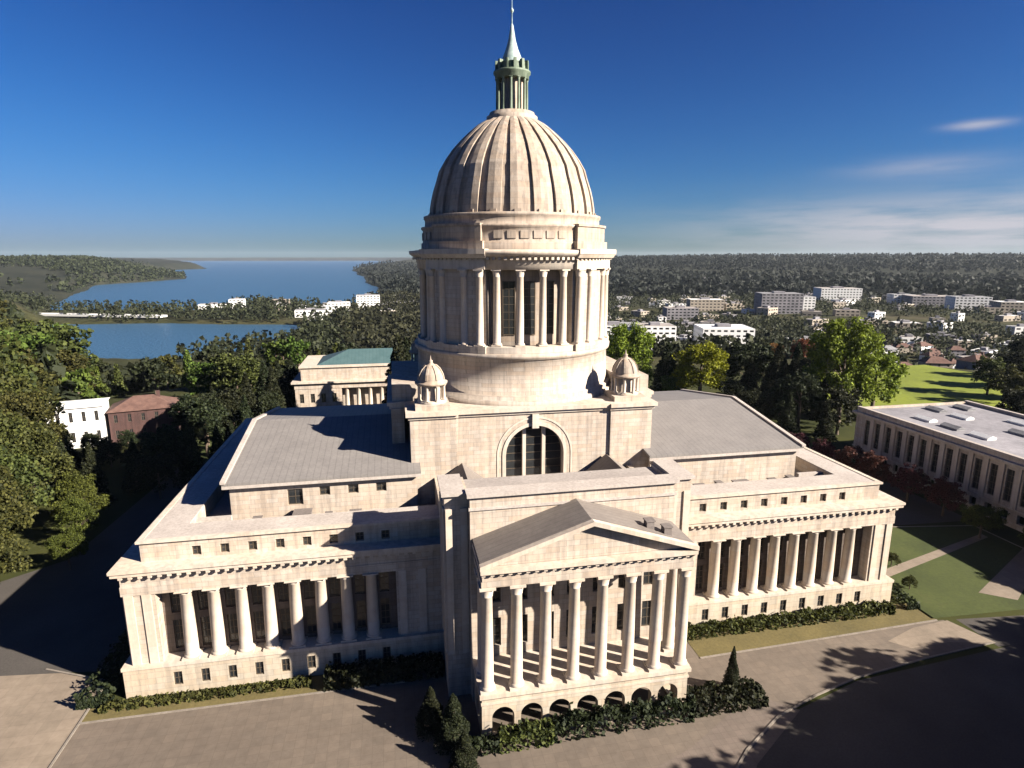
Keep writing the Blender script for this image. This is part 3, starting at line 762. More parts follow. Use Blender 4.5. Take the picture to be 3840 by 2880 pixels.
sheet('forecourt', [(10, -50.2), (17, -46.3), (23, -45.2), (25.5, -47.4), (16, -53.5), (11.2, -58.5), (5, -66), (-4, -66), (-6, -58), (2, -53)], .024, M['brick_paving'])
sheet('path', [(60.5, -41.2), (58.5, -35.4), (52, -36), (46, -38), (48, -40), (54, -39.8)], .028, M['pale_paving'])
sheet('lawn', [(-57, -33.4), (-20, -33.4), (-20, -30.3), (-54.5, -30.3), (-57, -30.3)], .05, M['dry'])
sheet('lawn', [(18.5, -36.3), (57, -35), (57, -30.3), (18.5, -30.3)], .05, M['dry'])
sheet('lawn', [(56.5, -34.6), (92, -36), (92, -9), (72, -6), (57, -6)], .05, M['grass'])
sheet('driveway', [(60, -42), (190, -46), (190, -40), (93, -37), (74, -36.8), (60, -35.4)], .014, M['asphalt'])
sheet('driveway', [(57.5, -5), (94, -7), (94, 60), (60, 60)], .02, M['asphalt'])
sheet('driveway', [(-110, -18), (-58, -24), (-58, 60), (-75, 60), (-78, 10)], .02, M['asphalt'])
sheet('path', [(70, -30), (74, -33), (95, -20.5), (95, -17.5)], .06, M['pale_paving'])
sheet('path', [(56.8, -24), (90, -14), (90, -12.5), (56.8, -22)], .06, M['pale_paving'])
sheet('lawn', [(135, 80), (190, 62), (245, 110), (238, 150), (190, 148), (140, 112)], .05, M['grass_bright'])
sheet('lawn', [(-90, 62), (-60, 60), (-60, 104), (60, 104), (60, 66), (96, 66), (96, 100), (70, 100), (70, 104), (-70, 104), (-90, 100)], .03, M['grass'])
def kerb(pts, closed=False, z=0, name='kerb'):
    b = MB(); n = len(pts)
    for i in range(n-1):
        (x0, y0), (x1, y1) = pts[i], pts[i+1]; L = math.hypot(x1-x0, y1-y0); nx_, ny_ = -(y1-y0)/L*.12, (x1-x0)/L*.12
        b.add([(x0-nx_, y0-ny_, z), (x1-nx_, y1-ny_, z), (x1+nx_, y1+ny_, z), (x0+nx_, y0+ny_, z), (x0-nx_, y0-ny_, z+.13), (x1-nx_, y1-ny_, z+.13), (x1+nx_, y1+ny_, z+.13), (x0+nx_, y0+ny_, z+.13)],
              [(0,3,2,1),(4,5,6,7),(0,1,5,4),(1,2,6,5),(2,3,7,6),(3,0,4,7)])
    return tag(b.build(name, M['kerb']), kind='structure')
kerb([(60.2, -41.1), (48, -42.2), (36, -43.8), (29, -45.6), (22.4, -47.8), (16, -51.6), (10.4, -56.2), (7, -60), (4.2, -66)])
kerb([(-57, -33.5), (-40, -33.5), (-20, -33.5)]); kerb([(-57.15, -64), (-57.15, -26.2), (-66, -22.2)])
kerb([(18.5, -36.4), (38, -35.8), (57, -35.1)])
kerb([(74, -36.9), (92, -36.2), (92, -9.2), (72, -6.1), (57.2, -5.8)])

# ================================================================== VEGETATION
def leaf_quads(P, size, r, flat=.0):
    """P (n,3) centres, size (n,) -> verts, faces"""
    n = len(P); a = r.normal(size=(n, 3)); a[:, 2] *= (1-flat); a /= np.linalg.norm(a, axis=1)[:, None]
    t = r.normal(size=(n, 3)); u = np.cross(a, t); u /= np.linalg.norm(u, axis=1)[:, None]; v = np.cross(a, u)
    s = size[:, None]; w = s*r.uniform(.6, 1.0, (n, 1))
    V = np.stack([P-u*s-v*w*.4, P+u*s*.3-v*w, P+u*s+v*w*.3, P-u*s*.2+v*w], 1).reshape(-1, 3)
    return V, np.arange(4*n).reshape(n, 4)
def crown_points(kind, H, Rd, n, r):
    if kind == 'conifer':
        t = r.beta(1.0, 1.7, n); z = H*(.08+.92*t)
        lay = np.abs(((z*1.0/(H*.075)) % 1)-.2)
        rr = Rd*(1-t)**.85*(.55+.45*r.random(n)**.4)*(1-.35*lay)+.12
        th = r.uniform(0, 2*np.pi, n); rr *= 1+.18*np.sin(3*th+z*.7)
        return np.stack([rr*np.cos(th), rr*np.sin(th), z-.12*rr], -1)
    nc = int(min(max(14, n//45), 110)); d = r.normal(size=(nc, 3)); d /= np.linalg.norm(d, axis=1)[:, None]; d[:, 2] = np.where(d[:, 2] < -.55, -d[:, 2], d[:, 2])
    rad_ = r.uniform(.5, 1.0, nc)**.6
    lob = 1+.22*np.sin(2.3*np.arctan2(d[:, 1], d[:, 0])+r.uniform(0, 6))+.12*np.sin(5*d[:, 2]+r.uniform(0, 6))
    C = d*(rad_*lob)[:, None]*np.array([Rd, Rd, H*.45])*.86; C[:, 2] += H*.54
    k = r.integers(0, nc, n); cr = r.uniform(.14, .27, nc)*Rd
    q = r.normal(size=(n, 3)); q /= np.linalg.norm(q, axis=1)[:, None]; q *= (r.random(n)**.5)[:, None]
    P = C[k]+q*cr[k][:, None]*np.array([1, 1, .8]); P[:, 2] = np.maximum(P[:, 2], H*.1)
    return P
def crown_mesh(kind, H, Rd, n, leaf, mat, seed):
    r = np.random.default_rng(seed); P = crown_points(kind, H, Rd, n, r)
    V, F = leaf_quads(P, leaf*r.uniform(.6, 1.3, n), r); return np_mesh('crown', V, F, mat)
def trunk_mesh(H, r0, seed, limbs=6, top=.85):
    r = random.Random(seed); b = MB()
    b.lathe([(r0*1.35, -.3), (r0, .6), (r0*.8, H*.35), (r0*.45, H*.62), (r0*.12, H*top)], 8)
    for i in range(limbs):
        a = r.uniform(0, 6.28); z0 = H*r.uniform(.28, .55); L = H*r.uniform(.2, .3); dx, dy, dz = math.cos(a)*L, math.sin(a)*L, L*.75
        vs = []; k = r0*.35
        for t, rr in ((0, k), (.5, k*.6), (1, k*.15)):
            for j in range(5):
                w = j*6.283/5; vs.append((dx*t+rr*math.cos(w), dy*t+rr*math.sin(w), z0+dz*t**.9))
        b.add(vs, [(i_*5+j, i_*5+(j+1) % 5, i_*5+5+(j+1) % 5, i_*5+5+j) for i_ in range(2) for j in range(5)], True)
    return b.mesh('trunk', M['bark'])
PROTO = {}
def proto(kind, mat, detail, var):
    k = (kind, mat, detail, var)
    if k not in PROTO:
        n, lf = {'near': (15000, .21), 'mid': (6500, .33), 'far': (1500, .7)}[detail]
        H, Rd = (20, 4.3) if kind == 'conifer' else (16, 6.6)
        if kind == 'conifer': n = int(n*.8)
        PROTO[k] = (crown_mesh(kind, H, Rd, n, lf, M[mat], hash((kind, mat, detail)) % 999 if False else len(PROTO)*17+3), trunk_mesh(H, .45, len(PROTO), 6 if kind != 'conifer' else 0, .95 if kind == 'conifer' else .8), H)
    return PROTO[k]
NT = [0]
def tree(x, y, h, kind, mat, detail, label, group=None, wide=1.0, name=None, z=None):
    c, t, H = proto(kind, mat, detail, NT[0] % 3); NT[0] += 1
    e = empty(name or ('conifer_tree' if kind == 'conifer' else 'broadleaf_tree'), (x, y, hz(x, y) if z is None else z), random.uniform(0, 6.28)); s = h/H
    e.scale = (s*wide, s*wide, s); tag(e, label, 'tree', group)
    link('trunk', t, e); link('crown', c, e); return e

# left edge: tall sunlit olive trees
for x, y, h in ((-120, 72, 34), (-130, 84, 36), (-112, 58, 31), (-80, -4, 14), (-86, 2, 17), (-84, 6, 20), (-90, 16, 23), (-96, 26, 25), (-90, 33, 20), (-103, 38, 27), (-100, 47, 24), (-112, 52, 29), (-111, 64, 27), (-124, 70, 28), (-122, 84, 25), (-137, 90, 29), (-140, 108, 27), (-152, 122, 28), (-158, 140, 26), (-170, 150, 27), (-91, 0, 20), (-104, 22, 25), (-118, 40, 29)):
    tree(x-3.5-y*.03, y, h, 'round', 'leaf_olive', 'near' if y < 60 else 'mid', 'tall olive-green tree in the sunlit row along the left edge', 'olive trees along the left edge', 1.0)
for x, y, h, m_ in ((-79, 16, 9, 'leaf_green'), (-82, 24, 11, 'leaf_green'), (-76, 6, 7, 'leaf_green')):
    tree(x, y, h, 'round', m_, 'near', 'low green tree at the foot of the olive row', 'low trees under the olive row')
for x, y, h in ((-143, 140, 27), (-148, 126, 27), (-139, 112, 22), (-131, 100, 17), (-152, 152, 29), (-160, 165, 30), (-134, 128, 17), (-170, 186, 29), (-176, 170, 26), (-190, 190, 25), (-205, 215, 26), (-186, 205, 22), (-222, 240, 25), (-240, 270, 26), (-165, 168, 20), (-262, 300, 25), (-285, 340, 26), (-230, 290, 22)):
    tree(x, y, h+4, 'round', random.choice(['leaf_olive', 'leaf_olive', 'leaf_green']), 'mid', 'olive tree on the slope above the lake at the left edge', 'trees above the lake at the left edge', 1.2)
# dark trees west of the capitol
random.seed(21)
pts = []
def scatter(n, box, mind, ok=None, tries=60):
    out = []
    for _ in range(n*tries):
        if len(out) >= n: break
        x, y = random.uniform(box[0], box[1]), random.uniform(box[2], box[3])
        if ok and not ok(x, y): continue
        if all((x-a)**2+(y-b_)**2 > mind**2 for a, b_ in pts+out): out.append((x, y))
    pts.extend(out); return out
clear = lambda x, y: not (-123 < x < -80 and 40 < y < 100) and not (x > -68 and y < 50)
for x, y in scatter(26, (-92, -58, 32, 104), 6.0, lambda x, y: clear(x, y) and not (x > -60 and y < 60)):
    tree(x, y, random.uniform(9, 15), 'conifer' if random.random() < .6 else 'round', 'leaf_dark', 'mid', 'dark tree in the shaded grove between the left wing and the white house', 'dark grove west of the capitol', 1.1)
for x, y in scatter(14, (-124, -78, 52, 76), 6.5):
    tree(x, y, random.uniform(5.5, 7.5), 'round', 'leaf_dark', 'mid', 'low dark tree in front of the white house', 'low trees before the white house', 1.2)
for x, y in ((-59, 100), (-63, 108), (-60, 116), (-66, 96), (-57, 124)):
    tree(x, y, random.uniform(17, 22), 'conifer', 'leaf_dark', 'mid', 'dark conifer standing against the left end of the courthouse', 'conifers beside the courthouse', 1.1)
tree(-74, 118, 20, 'round', 'leaf_olive', 'mid', 'rounded olive tree glowing in sun left of the courthouse', wide=1.1)
tree(-84, 126, 17, 'round', 'leaf_green', 'mid', 'green tree just left of the glowing olive tree', wide=1.2)
for x, y in scatter(60, (-170, -56, 104, 260), 9, lambda x, y: not (-100 < x < -60 and 108 < y < 132)):
    tree(x, y, random.uniform(13, 20), random.choice(['conifer', 'round', 'round']), random.choice(['leaf_dark', 'leaf_green', 'leaf_dark', 'leaf_olive']), 'far', 'tree on the wooded slope down towards the lake', 'trees on the lake slope')
for x, y in scatter(34, (-55, 60, 138, 300), 11):
    tree(x, y, random.uniform(12, 18), 'round', random.choice(['leaf_dark', 'leaf_green']), 'far', 'dark green tree behind the courthouse roof', 'trees behind the courthouse')
# right of the dome
for x, y, h in ((-19, 82, 30), (-16.5, 88, 28)):
    tree(x, y, h, 'conifer', 'leaf_dark', 'mid', 'dark conifer squeezed between the courthouse front and the drum', 'conifers between courthouse and drum')
tree(65, 108, 28, 'round', 'leaf_fresh', 'near', 'fresh green tree rising just right of the drum', wide=.9)
tree(77.5, 101, 22, 'conifer', 'leaf_dark', 'mid', 'dark conifer between the fresh green tree and the yellow-green tree', wide=1.5)
tree(86, 92, 23, 'round', 'leaf_lime', 'near', 'bright yellow-green tree behind the right roof of the capitol', wide=1.3)
tree(78, 96, 13, 'round', 'leaf_green', 'mid', 'low green tree left of the bright yellow-green tree', wide=1.1)
for x, y, h in ((100, 84, 19), (106, 74, 20), (112, 86, 23), (104, 62, 17), (118, 74, 22), (98, 72, 15), (124, 92, 22), (96, 56, 13), (110, 52, 14), (108, 98, 21), (130, 84, 20), (101, 46, 12), (90, 78, 12), (92, 66, 12)):
    tree(x, y, h, 'conifer' if random.random() < .7 else 'round', 'leaf_dark', 'mid', 'dark conifer in the shaded clump behind the right roof', 'dark clump behind the right roof', 1.2)
tree(120, 64, 33, 'round', 'leaf_fresh', 'near', 'biggest green tree, standing behind the far end of the shaded office building', wide=.8)
tree(134, 66, 24, 'round', 'leaf_fresh', 'mid', 'lower green tree against the right side of the biggest green tree', wide=1.0)
tree(176, 158, 14, 'round', 'leaf_rust', 'mid', 'rust and gold autumn tree beyond the dark clump')
tree(166, 166, 11, 'round', 'leaf_rust', 'mid', 'smaller autumn tree left of the rust and gold one')
for x, y, h, m_ in ((205, 88, 15, 'leaf_olive'), (196, 74, 14, 'leaf_olive'), (214, 76, 17, 'leaf_green'), (186, 60, 15, 'leaf_olive'), (226, 96, 16, 'leaf_dark'), (240, 90, 19, 'leaf_dark'), (250, 112, 17, 'leaf_dark'), (176, 50, 13, 'leaf_olive'), (166, 44, 13, 'leaf_dark'), (205, 55, 15, 'leaf_olive'), (226, 70, 17, 'leaf_green')):
    tree(x, y, h, 'round', m_, 'mid', 'olive tree behind the roof of the shaded office building', 'trees behind the office building')
for x, y in ((86, 28), (88, 20), (87, 12), (89, 4), (84, 36), (90, -4)):
    tree(x, y, random.uniform(6.5, 8.5), 'round', 'leaf_maroon', 'mid', 'small maroon-leaved tree in front of the shaded office building', 'maroon trees by the office building', 1.15)
for x, y, h in ((88, -14, 7), (90, -24, 8), (86, -33, 7)):
    tree(x, y, h, 'round', 'leaf_green', 'near', 'small green tree on the lawn before the office building', 'small trees on the right lawn', 1.2)
for x, y, h in ((61, -12, 3.2), (63, -20, 2.6), (60, -27, 2.4), (66, -9, 4)):
    tree(x, y, h, 'round', 'leaf_olive', 'near', 'rounded shrub on the lawn at the right end of the capitol', 'shrubs at the right end', 1.3, 'shrub')
# unseen grove to the south-east whose shade falls on the road
random.seed(5)
for x, y, h in ((38, -79, 23), (34, -83, 23), (44, -77, 24), (53, -72, 24), (62, -68, 24), (72, -66, 25), (82, -66, 25), (92, -65, 25), (102, -64, 25), (112, -63, 25), (38, -92, 26), (48, -86, 27), (57, -81, 27), (66, -77, 27), (76, -75, 28), (86, -75, 28), (96, -74, 28), (106, -73, 28), (116, -72, 28), (42, -101, 27), (52, -95, 28), (61, -90, 28), (70, -86, 28), (80, -84, 29), (90, -84, 29), (100, -83, 29), (110, -82, 29), (120, -81, 29)):
    tree(x+6, y-5, h, 'round', 'leaf_dark', 'mid', 'dark tree of the grove south of the road', 'grove south of the road', 1.3)
# conifer and shrubs by the portico
tree(19.2, -42.8, 6.2, 'conifer', 'leaf_dark', 'near', 'single slim dark conifer on the paving right of the portico', wide=.8)
for x, y, h, w_ in ((-15.2, -44.8, 6.5, 1.5), (-17.5, -42.0, 5.5, 1.6), (-14.4, -48.0, 4.6, 1.6)):
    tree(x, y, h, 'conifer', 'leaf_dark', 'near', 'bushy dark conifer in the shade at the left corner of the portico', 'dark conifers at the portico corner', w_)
def hedge(name, label, x0, x1, y0, y1, h, mat, seed, dens=26, leaf=.24, group=None):
    r = np.random.default_rng(seed); n = int(((x1-x0)*(y1-y0)+2*h*((x1-x0)+(y1-y0)))*dens)
    P = r.uniform(0, 1, (n, 3)); k = r.integers(0, 5, n)
    P[:, 0] = np.where(k == 0, r.choice([0., 1.], n), P[:, 0]); P[:, 1] = np.where(k == 1, r.choice([0., 1.], n), P[:, 1]); P[:, 2] = np.where(k >= 2, 1-.1*P[:, 2]**2, P[:, 2])
    cx, cy = (x0+x1)/2, (y0+y1)/2
    top = h*(.8+.2*np.sin(P[:, 0]*(x1-x0)*1.7+seed)*np.sin(P[:, 1]*(y1-y0)*2+1)+.12*r.normal(size=n))
    V, F = leaf_quads(np.stack([x0+P[:, 0]*(x1-x0)-cx, y0+P[:, 1]*(y1-y0)-cy, .05+P[:, 2]*top], -1), leaf*r.uniform(.6, 1.3, n), r)
    o = link(name, np_mesh(name, V, F, M[mat]), None, (cx, cy, 0)); tag(o, label, 'hedge', group); return o
hedge('hedge', 'low dark hedge along the foot of the right wing', 17.5, 52, -32.6, -30.6, 1.3, 'leaf_olive', 1)
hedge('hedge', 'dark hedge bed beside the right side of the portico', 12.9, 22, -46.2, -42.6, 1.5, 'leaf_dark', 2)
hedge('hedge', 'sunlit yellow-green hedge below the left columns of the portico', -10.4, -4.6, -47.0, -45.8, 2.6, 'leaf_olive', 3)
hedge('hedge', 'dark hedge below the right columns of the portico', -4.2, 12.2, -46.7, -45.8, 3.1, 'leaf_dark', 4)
hedge('hedge', 'low dark hedge at the front left corner of the portico', -13.6, -10.6, -47.0, -45.9, 1.8, 'leaf_dark', 14)
hedge('hedge', 'brown-green hedge along the foot of the left wing', -55.5, -32, -32.2, -30.9, .7, 'leaf_olive', 5)
hedge('hedge', 'shaded dark planting in the corner between left wing and portico', -30, -15.6, -33.6, -30.6, 1.8, 'leaf_dark', 6)
hedge('hedge', 'dark hedge at the far left corner beyond the wing end', -58.5, -55.0, -31, 10, 1.6, 'leaf_dark', 8, 14)
hedge('hedge', 'dark planting at the right end wall of the capitol', 54.8, 57, -32, -8, 1.2, 'leaf_dark', 9, 14)

def ap(a, d): return CAM[0]+d*math.sin(R(a)), CAM[1]+d*math.cos(R(a))
WH, CN, TN = M['white'], M['concrete'], M['tan']
spec = [(20.6, 560, 40, 31, 22, WH, 'white block with dark windows just right of the drum'),
        (22.6, 600, 36, 24, 17, CN, 'low pale block next to the white block right of the drum'),
        (24.3, 540, 31, 28, 24, WH, 'bright white cube between the drum and the dark conifers'),
        (30.3, 560, 43, 36, 21, WH, 'white building with a blue-shaded side above the dark conifer clump'),
        (34.6, 900, 53, 36, 27, CN, 'pale many-windowed block left of the biggest green tree'),
        (36.2, 960, 36, 28, 19, WH, 'smaller white block beside the pale many-windowed one'),
        (39.0, 1200, 65, 42, 21, WH, 'broad white block above the biggest green tree'),
        (43.5, 1150, 31, 27, 16, WH, 'small white block right of the biggest green tree, near the hills'),
        (45.4, 1130, 63, 42, 16, CN, 'long low pale block across the right of the town'),
        (47.8, 1080, 45, 31, 19, WH, 'white block right of the long low pale block'),
        (50.3, 1040, 35, 31, 16, TN, 'cream block at the far right end of the town'),
        (-7.2, 900, 43, 25, 10, WH, 'wide white shed by the harbour just left of the drum'),
        (-4.8, 950, 32, 25, 16, WH, 'white harbour building halfway between the wide shed and the drum'),
        (-2.2, 1000, 36, 28, 22, WH, 'tall white building by the harbour nearest the drum'),
        (-15.0, 1080, 43, 25, 9, WH, 'long white shed on the point of land in the inlet'),
        (-13.2, 1080, 23, 21, 15, WH, 'white tower block on the point of land in the inlet'),
        (26.5, 820, 40, 28, 15, CN, 'grey office block in the middle of the town'),
        (28.6, 930, 48, 26, 17, TN, 'cream office block in the middle of the town')]
# far woods: one mass of crowns
def woods(name, n, fn, leaf, mat, seed, hmin=9, hmax=17, per=16):
    r = np.random.default_rng(seed); V = []; 
    x, y = fn(r, n); z = height(x, y); ok = z > WL+1.2; x, y, z = x[ok], y[ok], z[ok]; n = len(x)
    H = r.uniform(hmin, hmax, n); con = r.random(n) < .45
    k = np.repeat(np.arange(n), per); t = r.random(n*per); th = r.uniform(0, 6.28, n*per)
    rr = np.where(con[k], .26*(1-t)*H[k]+.3, .38*H[k]*np.sqrt(np.clip(1-(2*t-.95)**2, .05, 1)))*r.uniform(.6, 1, n*per)
    P = np.stack([x[k]+rr*np.cos(th), y[k]+rr*np.sin(th), z[k]+H[k]*(.12+.88*t)], -1)
    V, F = leaf_quads(P, H[k]*leaf*r.uniform(.7, 1.3, n*per), r)
    o = link(name, np_mesh(name, V, F, M[mat])); tag(o, kind='stuff'); return o
def polar(a0, a1, r0, r1, avoid=()):
    def f(r, n):
        a = np.radians(r.uniform(a0, a1, n)); d = np.sqrt(r.uniform(r0*r0, r1*r1, n)) if r1/r0 < 3 else np.exp(r.uniform(math.log(r0), math.log(r1), n))
        x, y = CAM[0]+d*np.sin(a), CAM[1]+d*np.cos(a)
        keep = wob(x, y, 90 if r0 < 900 else 250, 11) > -.35
        for sp_ in spec:
            sa, sd_ = sp_[0], sp_[1]; hw = math.degrees(math.atan((sp_[2]*.62)/sd_)); da = np.degrees(a)
            keep &= ~((np.abs(da-sa) < hw) & (d > sd_-75) & (d < sd_+sp_[3]))
        keep &= ~((x > 235) & (x < 430) & (y > 90) & (y < 330) & (r.random(n) < .8))
        for (bx0, bx1, by0, by1) in avoid: keep &= ~((x > bx0) & (x < bx1) & (y > by0) & (y < by1))
        return x[keep], y[keep]
    return f
woods('woods', 5200, polar(-33, -4, 420, 1500), .13, 'far_leaf', 31)
woods('woods', 3000, polar(-36, -20, 300, 900), .13, 'far_leaf', 32)
woods('woods', 2600, polar(-36, -26.5, 230, 900), .13, 'far_leaf', 37, 14, 22, 30)
woods('woods', 9000, polar(-34, -12, 1400, 4500), .22, 'far_leaf', 33, 12, 22, 8)
woods('woods', 8000, polar(8, 56, 330, 1300, ((135, 260, 60, 180),)), .12, 'far_leaf', 34, 7, 13, 14)
woods('woods', 3600, polar(-5, 9, 420, 1300), .13, 'far_leaf', 36)
woods('woods', 15000, polar(-4, 56, 1250, 5200), .24, 'hill_leaf', 35, 12, 24, 8)

# ================================================================== TOWN
def far_building(x, y, w, d, h, wall, label, group, rz, name='building', parts=False, z=None):
    t = empty(name, (x, y, (hz(x, y) if z is None else z)-.5), rz); tag(t, label, 'building', group)
    b = MB(); fl = max(1, int(h/3.6)); 
    nw = max(2, int(w/5)); 
    ops = [(-w/2+w*(i+.5)/nw-w/nw*.3, -w/2+w*(i+.5)/nw+w/nw*.3, f*h/fl+1.3, f*h/fl+2.9) for i in range(nw) for f in range(fl)]
    b.wall('S', -d/2, -w/2, w/2, 0, h, ops, .4)
    nd_ = max(2, int(d/5)); ops2 = [(-d/2+.4+(d-.8)*(i+.5)/nd_-.9, -d/2+.4+(d-.8)*(i+.5)/nd_+.9, f*h/fl+1.3, f*h/fl+2.9) for i in range(nd_) for f in range(fl)]
    b.wall('W', -w/2, -d/2+.4, d/2-.4, 0, h, ops2, .4); b.wall('E', w/2, -d/2+.4, d/2-.4, 0, h, ops2, .4); b.wall('N', d/2, -w/2, w/2, 0, h, [], .4)
    b.build('wall', wall, t)
    b = MB(); b.box(-w/2+.6, w/2-.6, -d/2+.6, d/2-.6, .6, h-.4); b.build('glazing', M['glass'], t)
    b = MB(); b.box(-w/2+.41, w/2-.41, -d/2+.41, d/2-.41, h-.38, h-.15); b.build('roof', random.choice([M['concrete'], M['white'], M['flat'], M['greyroof']]), t)
    b = MB(); b.box(-w*.15, w*.12, -d*.15, d*.15, h-.15, h+2.2); b.build('roof_plant', M['concrete'], t)
    return t
random.seed(12)
for a, d, w, dp, h, mt, lb in spec:
    x, y = ap(a, d); far_building(x, y, w, dp, h, mt, lb, None, R(-a*.5), 'office_block')
occ = [ap(s[0], s[1]) for s in spec]
n = 0; tries = 0
while n < 235 and tries < 6000:
    tries += 1
    a = random.uniform(8, 54) if random.random() < .72 else random.uniform(-11, 2); d = math.exp(random.uniform(math.log(430), math.log(1900)))
    if a < 5: d = random.uniform(780, 1900)
    x, y = ap(a, d)
    if hz(x, y) < WL+1.5 or any((x-p)**2+(y-q)**2 < (20+d*.008)**2 for p, q in occ): continue
    occ.append((x, y)); n += 1
    w, dp, h = random.uniform(10, 30), random.uniform(9, 20), random.uniform(4, 10)
    far_building(x, y, w, dp, h, random.choice([WH, WH, CN, CN, TN, TN]), 'small pale building scattered among the trees of the distant town', 'pale buildings of the distant town', R(random.uniform(-30, 30)))
n = 0; tries = 0
while n < 60 and tries < 4000:
    tries += 1
    x, y = random.uniform(238, 430), random.uniform(100, 330)
    if any((x-p)**2+(y-q)**2 < 15**2 for p, q in occ): continue
    occ.append((x, y)); n += 1
    house('house', 'small brown-roofed house in the suburb right of the biggest green tree', (x, y, hz(x, y)-.3), R(random.uniform(-25, 25)), random.uniform(10, 15), random.uniform(8, 10), 5, random.choice([M['tan'], M['white'], M['concrete'], M['brick']]), random.choice([M['redroof'], M['redroof'], M['greyroof']]), 3, True, 'houses of the suburb', 3)
# causeway bridge over the dam
br = empty('bridge', (0, 0, 0)); tag(br, 'long white causeway bridge between lake and inlet at far left', 'bridge')
p0, p1 = np.array([-560., 868.]), np.array([-322., 782.]); L = np.linalg.norm(p1-p0); an = math.atan2(*(p1-p0)[::-1])
br.location = (*((p0+p1)/2), 0); br.rotation_euler = (0, 0, an)
b = MB(); b.box(-L/2, L/2, -9, 9, -26.5, -25.0); b.build('deck', WH, br)
b = MB()
for s in (-9, 8.6): b.box(-L/2, L/2, s, s+.4, -25.0, -23.8)
b.build('railing', WH, br)
pm = MB(); pm.box(-1, 1, -7, 7, -38, -26.5); pm = pm.mesh('pier', CN)
for i in range(12): link('pier', pm, br, (-L/2+12+i*(L-24)/11, 0, 0))

# ================================================================== HAZE
b = MB(); b.box(-9500, 9500, -700, 15900, -60, 160)
hm = bpy.data.materials.new('haze_air'); hm.use_nodes = True; hn = hm.node_tree
for n_ in list(hn.nodes):
    if n_.type == 'BSDF_PRINCIPLED': hn.nodes.remove(n_)
pv = hn.nodes.new('ShaderNodeVolumePrincipled'); pv.inputs['Density'].default_value = 2.2e-5; pv.inputs['Color'].default_value = (.72, .82, .95, 1)
pv.inputs['Anisotropy'].default_value = .2
hn.links.new(pv.outputs[0], hn.nodes['Material Output'].inputs['Volume'])
HAZE = True
if HAZE: tag(b.build('haze', hm), kind='stuff')

# ================================================================== LIGHT, SKY, CAMERA
sd = (math.sin(R(SUN_AZ))*math.cos(R(SUN_EL)), -math.cos(R(SUN_AZ))*math.cos(R(SUN_EL)), math.sin(R(SUN_EL)))
from mathutils import Vector
sun = bpy.data.lights.new('sun', 'SUN'); sun.energy = 5.0; sun.angle = R(.5); sun.color = (1, .90, .77)
so = bpy.data.objects.new('sun', sun); COL.objects.link(so); so.rotation_euler = Vector(sd).to_track_quat('Z', 'Y').to_euler(); so.location = (100, -100, 150)
w = bpy.data.worlds.new('World'); S.world = w; w.use_nodes = True; nt = w.node_tree
bg = nt.nodes['Background']; sky = nt.nodes.new('ShaderNodeTexSky'); sky.sky_type = 'NISHITA'; sky.sun_disc = False
sky.sun_elevation = R(SUN_EL); sky.sun_rotation = math.atan2(sd[0], sd[1]); sky.altitude = 200; sky.air_density = 1.0; sky.dust_density = .6; sky.ozone_density = 4.0
hs = nt.nodes.new('ShaderNodeHueSaturation'); hs.inputs['Saturation'].default_value = 1.1; nt.links.new(mix(nt, 1.0, sky.outputs[0], (.40, .46, .58), 'MULTIPLY'), hs.inputs['Color'])
# thin clouds, low on the right
tc = nt.nodes.new('ShaderNodeTexCoord'); V = tc.outputs['Generated']
sp = nt.nodes.new('ShaderNodeSeparateXYZ'); nt.links.new(V, sp.inputs[0])
az = math_(nt, 'ARCTAN2', sp.outputs[0], sp.outputs[1]); el = math_(nt, 'ARCSINE', sp.outputs[2])
vc = nt.nodes.new('ShaderNodeCombineXYZ'); nt.links.new(math_(nt, 'MULTIPLY', az, 5), vc.inputs[0]); nt.links.new(math_(nt, 'MULTIPLY', el, 42), vc.inputs[1])
cn = noise(nt, vc.outputs[0], 1.0, 7, .6)
def band(v, c, wd): # gaussian-ish
    t = math_(nt, 'DIVIDE', math_(nt, 'SUBTRACT', v, c), wd); return math_(nt, 'POWER', 2.718, math_(nt, 'MULTIPLY', math_(nt, 'MULTIPLY', t, t), -1))
c1 = math_(nt, 'MULTIPLY', band(el, R(3.2), R(2.4)), math_(nt, 'SMOOTH_MIN', 1.0, 1.0)) if False else band(el, R(2.2), R(2.2))
m1 = math_(nt, 'MULTIPLY', c1, band(az, R(48), R(18)))
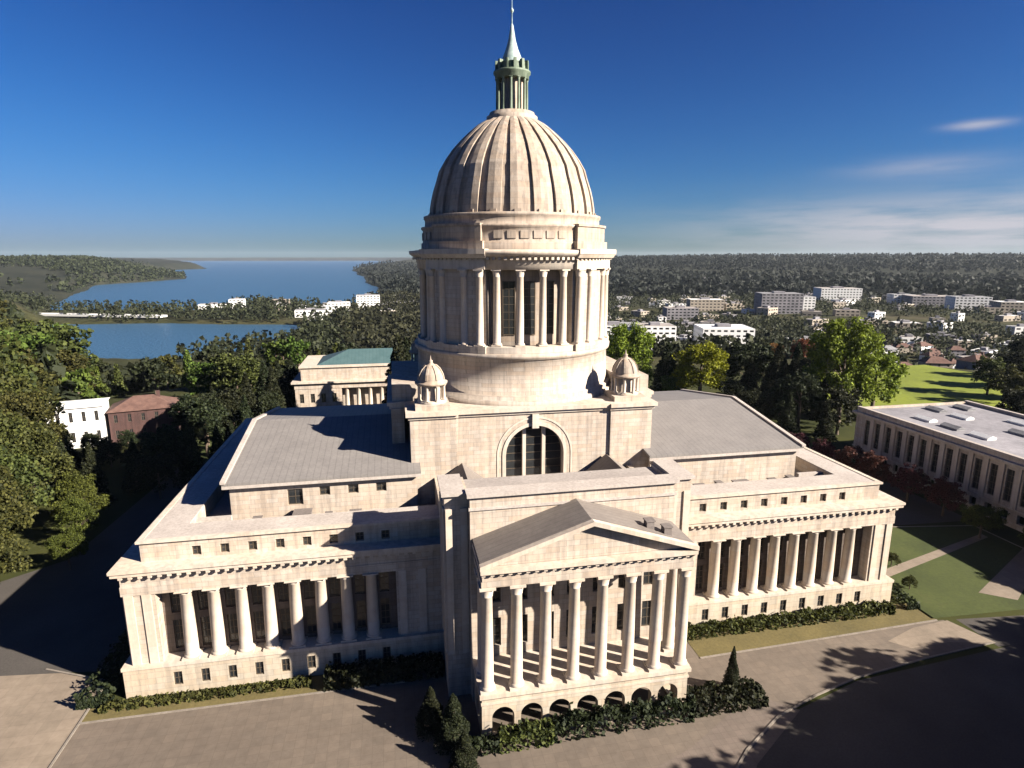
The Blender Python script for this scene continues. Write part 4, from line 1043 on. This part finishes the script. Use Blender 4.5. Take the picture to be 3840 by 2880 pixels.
thr = math_(nt, 'MULTIPLY', math_(nt, 'SUBTRACT', cn, .25), 3.4, True)
m1 = math_(nt, 'MULTIPLY', m1, thr)
m2 = math_(nt, 'MULTIPLY', math_(nt, 'MULTIPLY', band(el, R(9.2), R(.3)), band(az, R(46.9), R(1.7))), math_(nt, 'MULTIPLY', cn, 1.6))
m3 = math_(nt, 'MULTIPLY', math_(nt, 'MULTIPLY', band(el, R(6.6), R(.7)), band(az, R(44), R(5))), math_(nt, 'MULTIPLY', thr, .35))
cm = math_(nt, 'ADD', math_(nt, 'ADD', math_(nt, 'MULTIPLY', m1, .95), m2), m3, True)
sr = nt.nodes.new('ShaderNodeSeparateColor'); cr = nt.nodes.new('ShaderNodeCombineColor'); nt.links.new(hs.outputs[0], sr.inputs[0])
nt.links.new(math_(nt, 'MULTIPLY', math_(nt, 'POWER', sr.outputs[0], 1.30), .37), cr.inputs[0])
for i, (k, s0, kk) in ((1, (.60, 1.04, .23)), (2, (2.05, 2.4, .33))):
    q = math_(nt, 'POWER', math_(nt, 'DIVIDE', sr.outputs[i], s0), 1.85)
    nt.links.new(math_(nt, 'DIVIDE', math_(nt, 'MULTIPLY', q, k), math_(nt, 'ADD', math_(nt, 'MULTIPLY', q, kk), 1.0)), cr.inputs[i])
mx = mix(nt, cm, cr.outputs[0], (2.6, 2.55, 2.8))
nt.links.new(mx, bg.inputs[0]); bg.inputs[1].default_value = .058

cd = bpy.data.cameras.new('camera'); cam = bpy.data.objects.new('camera', cd); COL.objects.link(cam)
cd.sensor_fit = 'HORIZONTAL'; cd.sensor_width = 36; cd.lens = 36*1310/2212; cd.clip_end = 40000; cd.clip_start = .5
cam.location = CAM; cam.rotation_euler = (R(90-PITCH), 0, R(-YAW)); S.camera = cam
S.view_settings.view_transform = 'Standard'; S.view_settings.look = 'None'; S.view_settings.exposure = 1.95; S.view_settings.gamma = 1
S.cycles.max_bounces = 5; S.cycles.diffuse_bounces = 1; S.cycles.volume_bounces = 1; S.cycles.transparent_max_bounces = 4
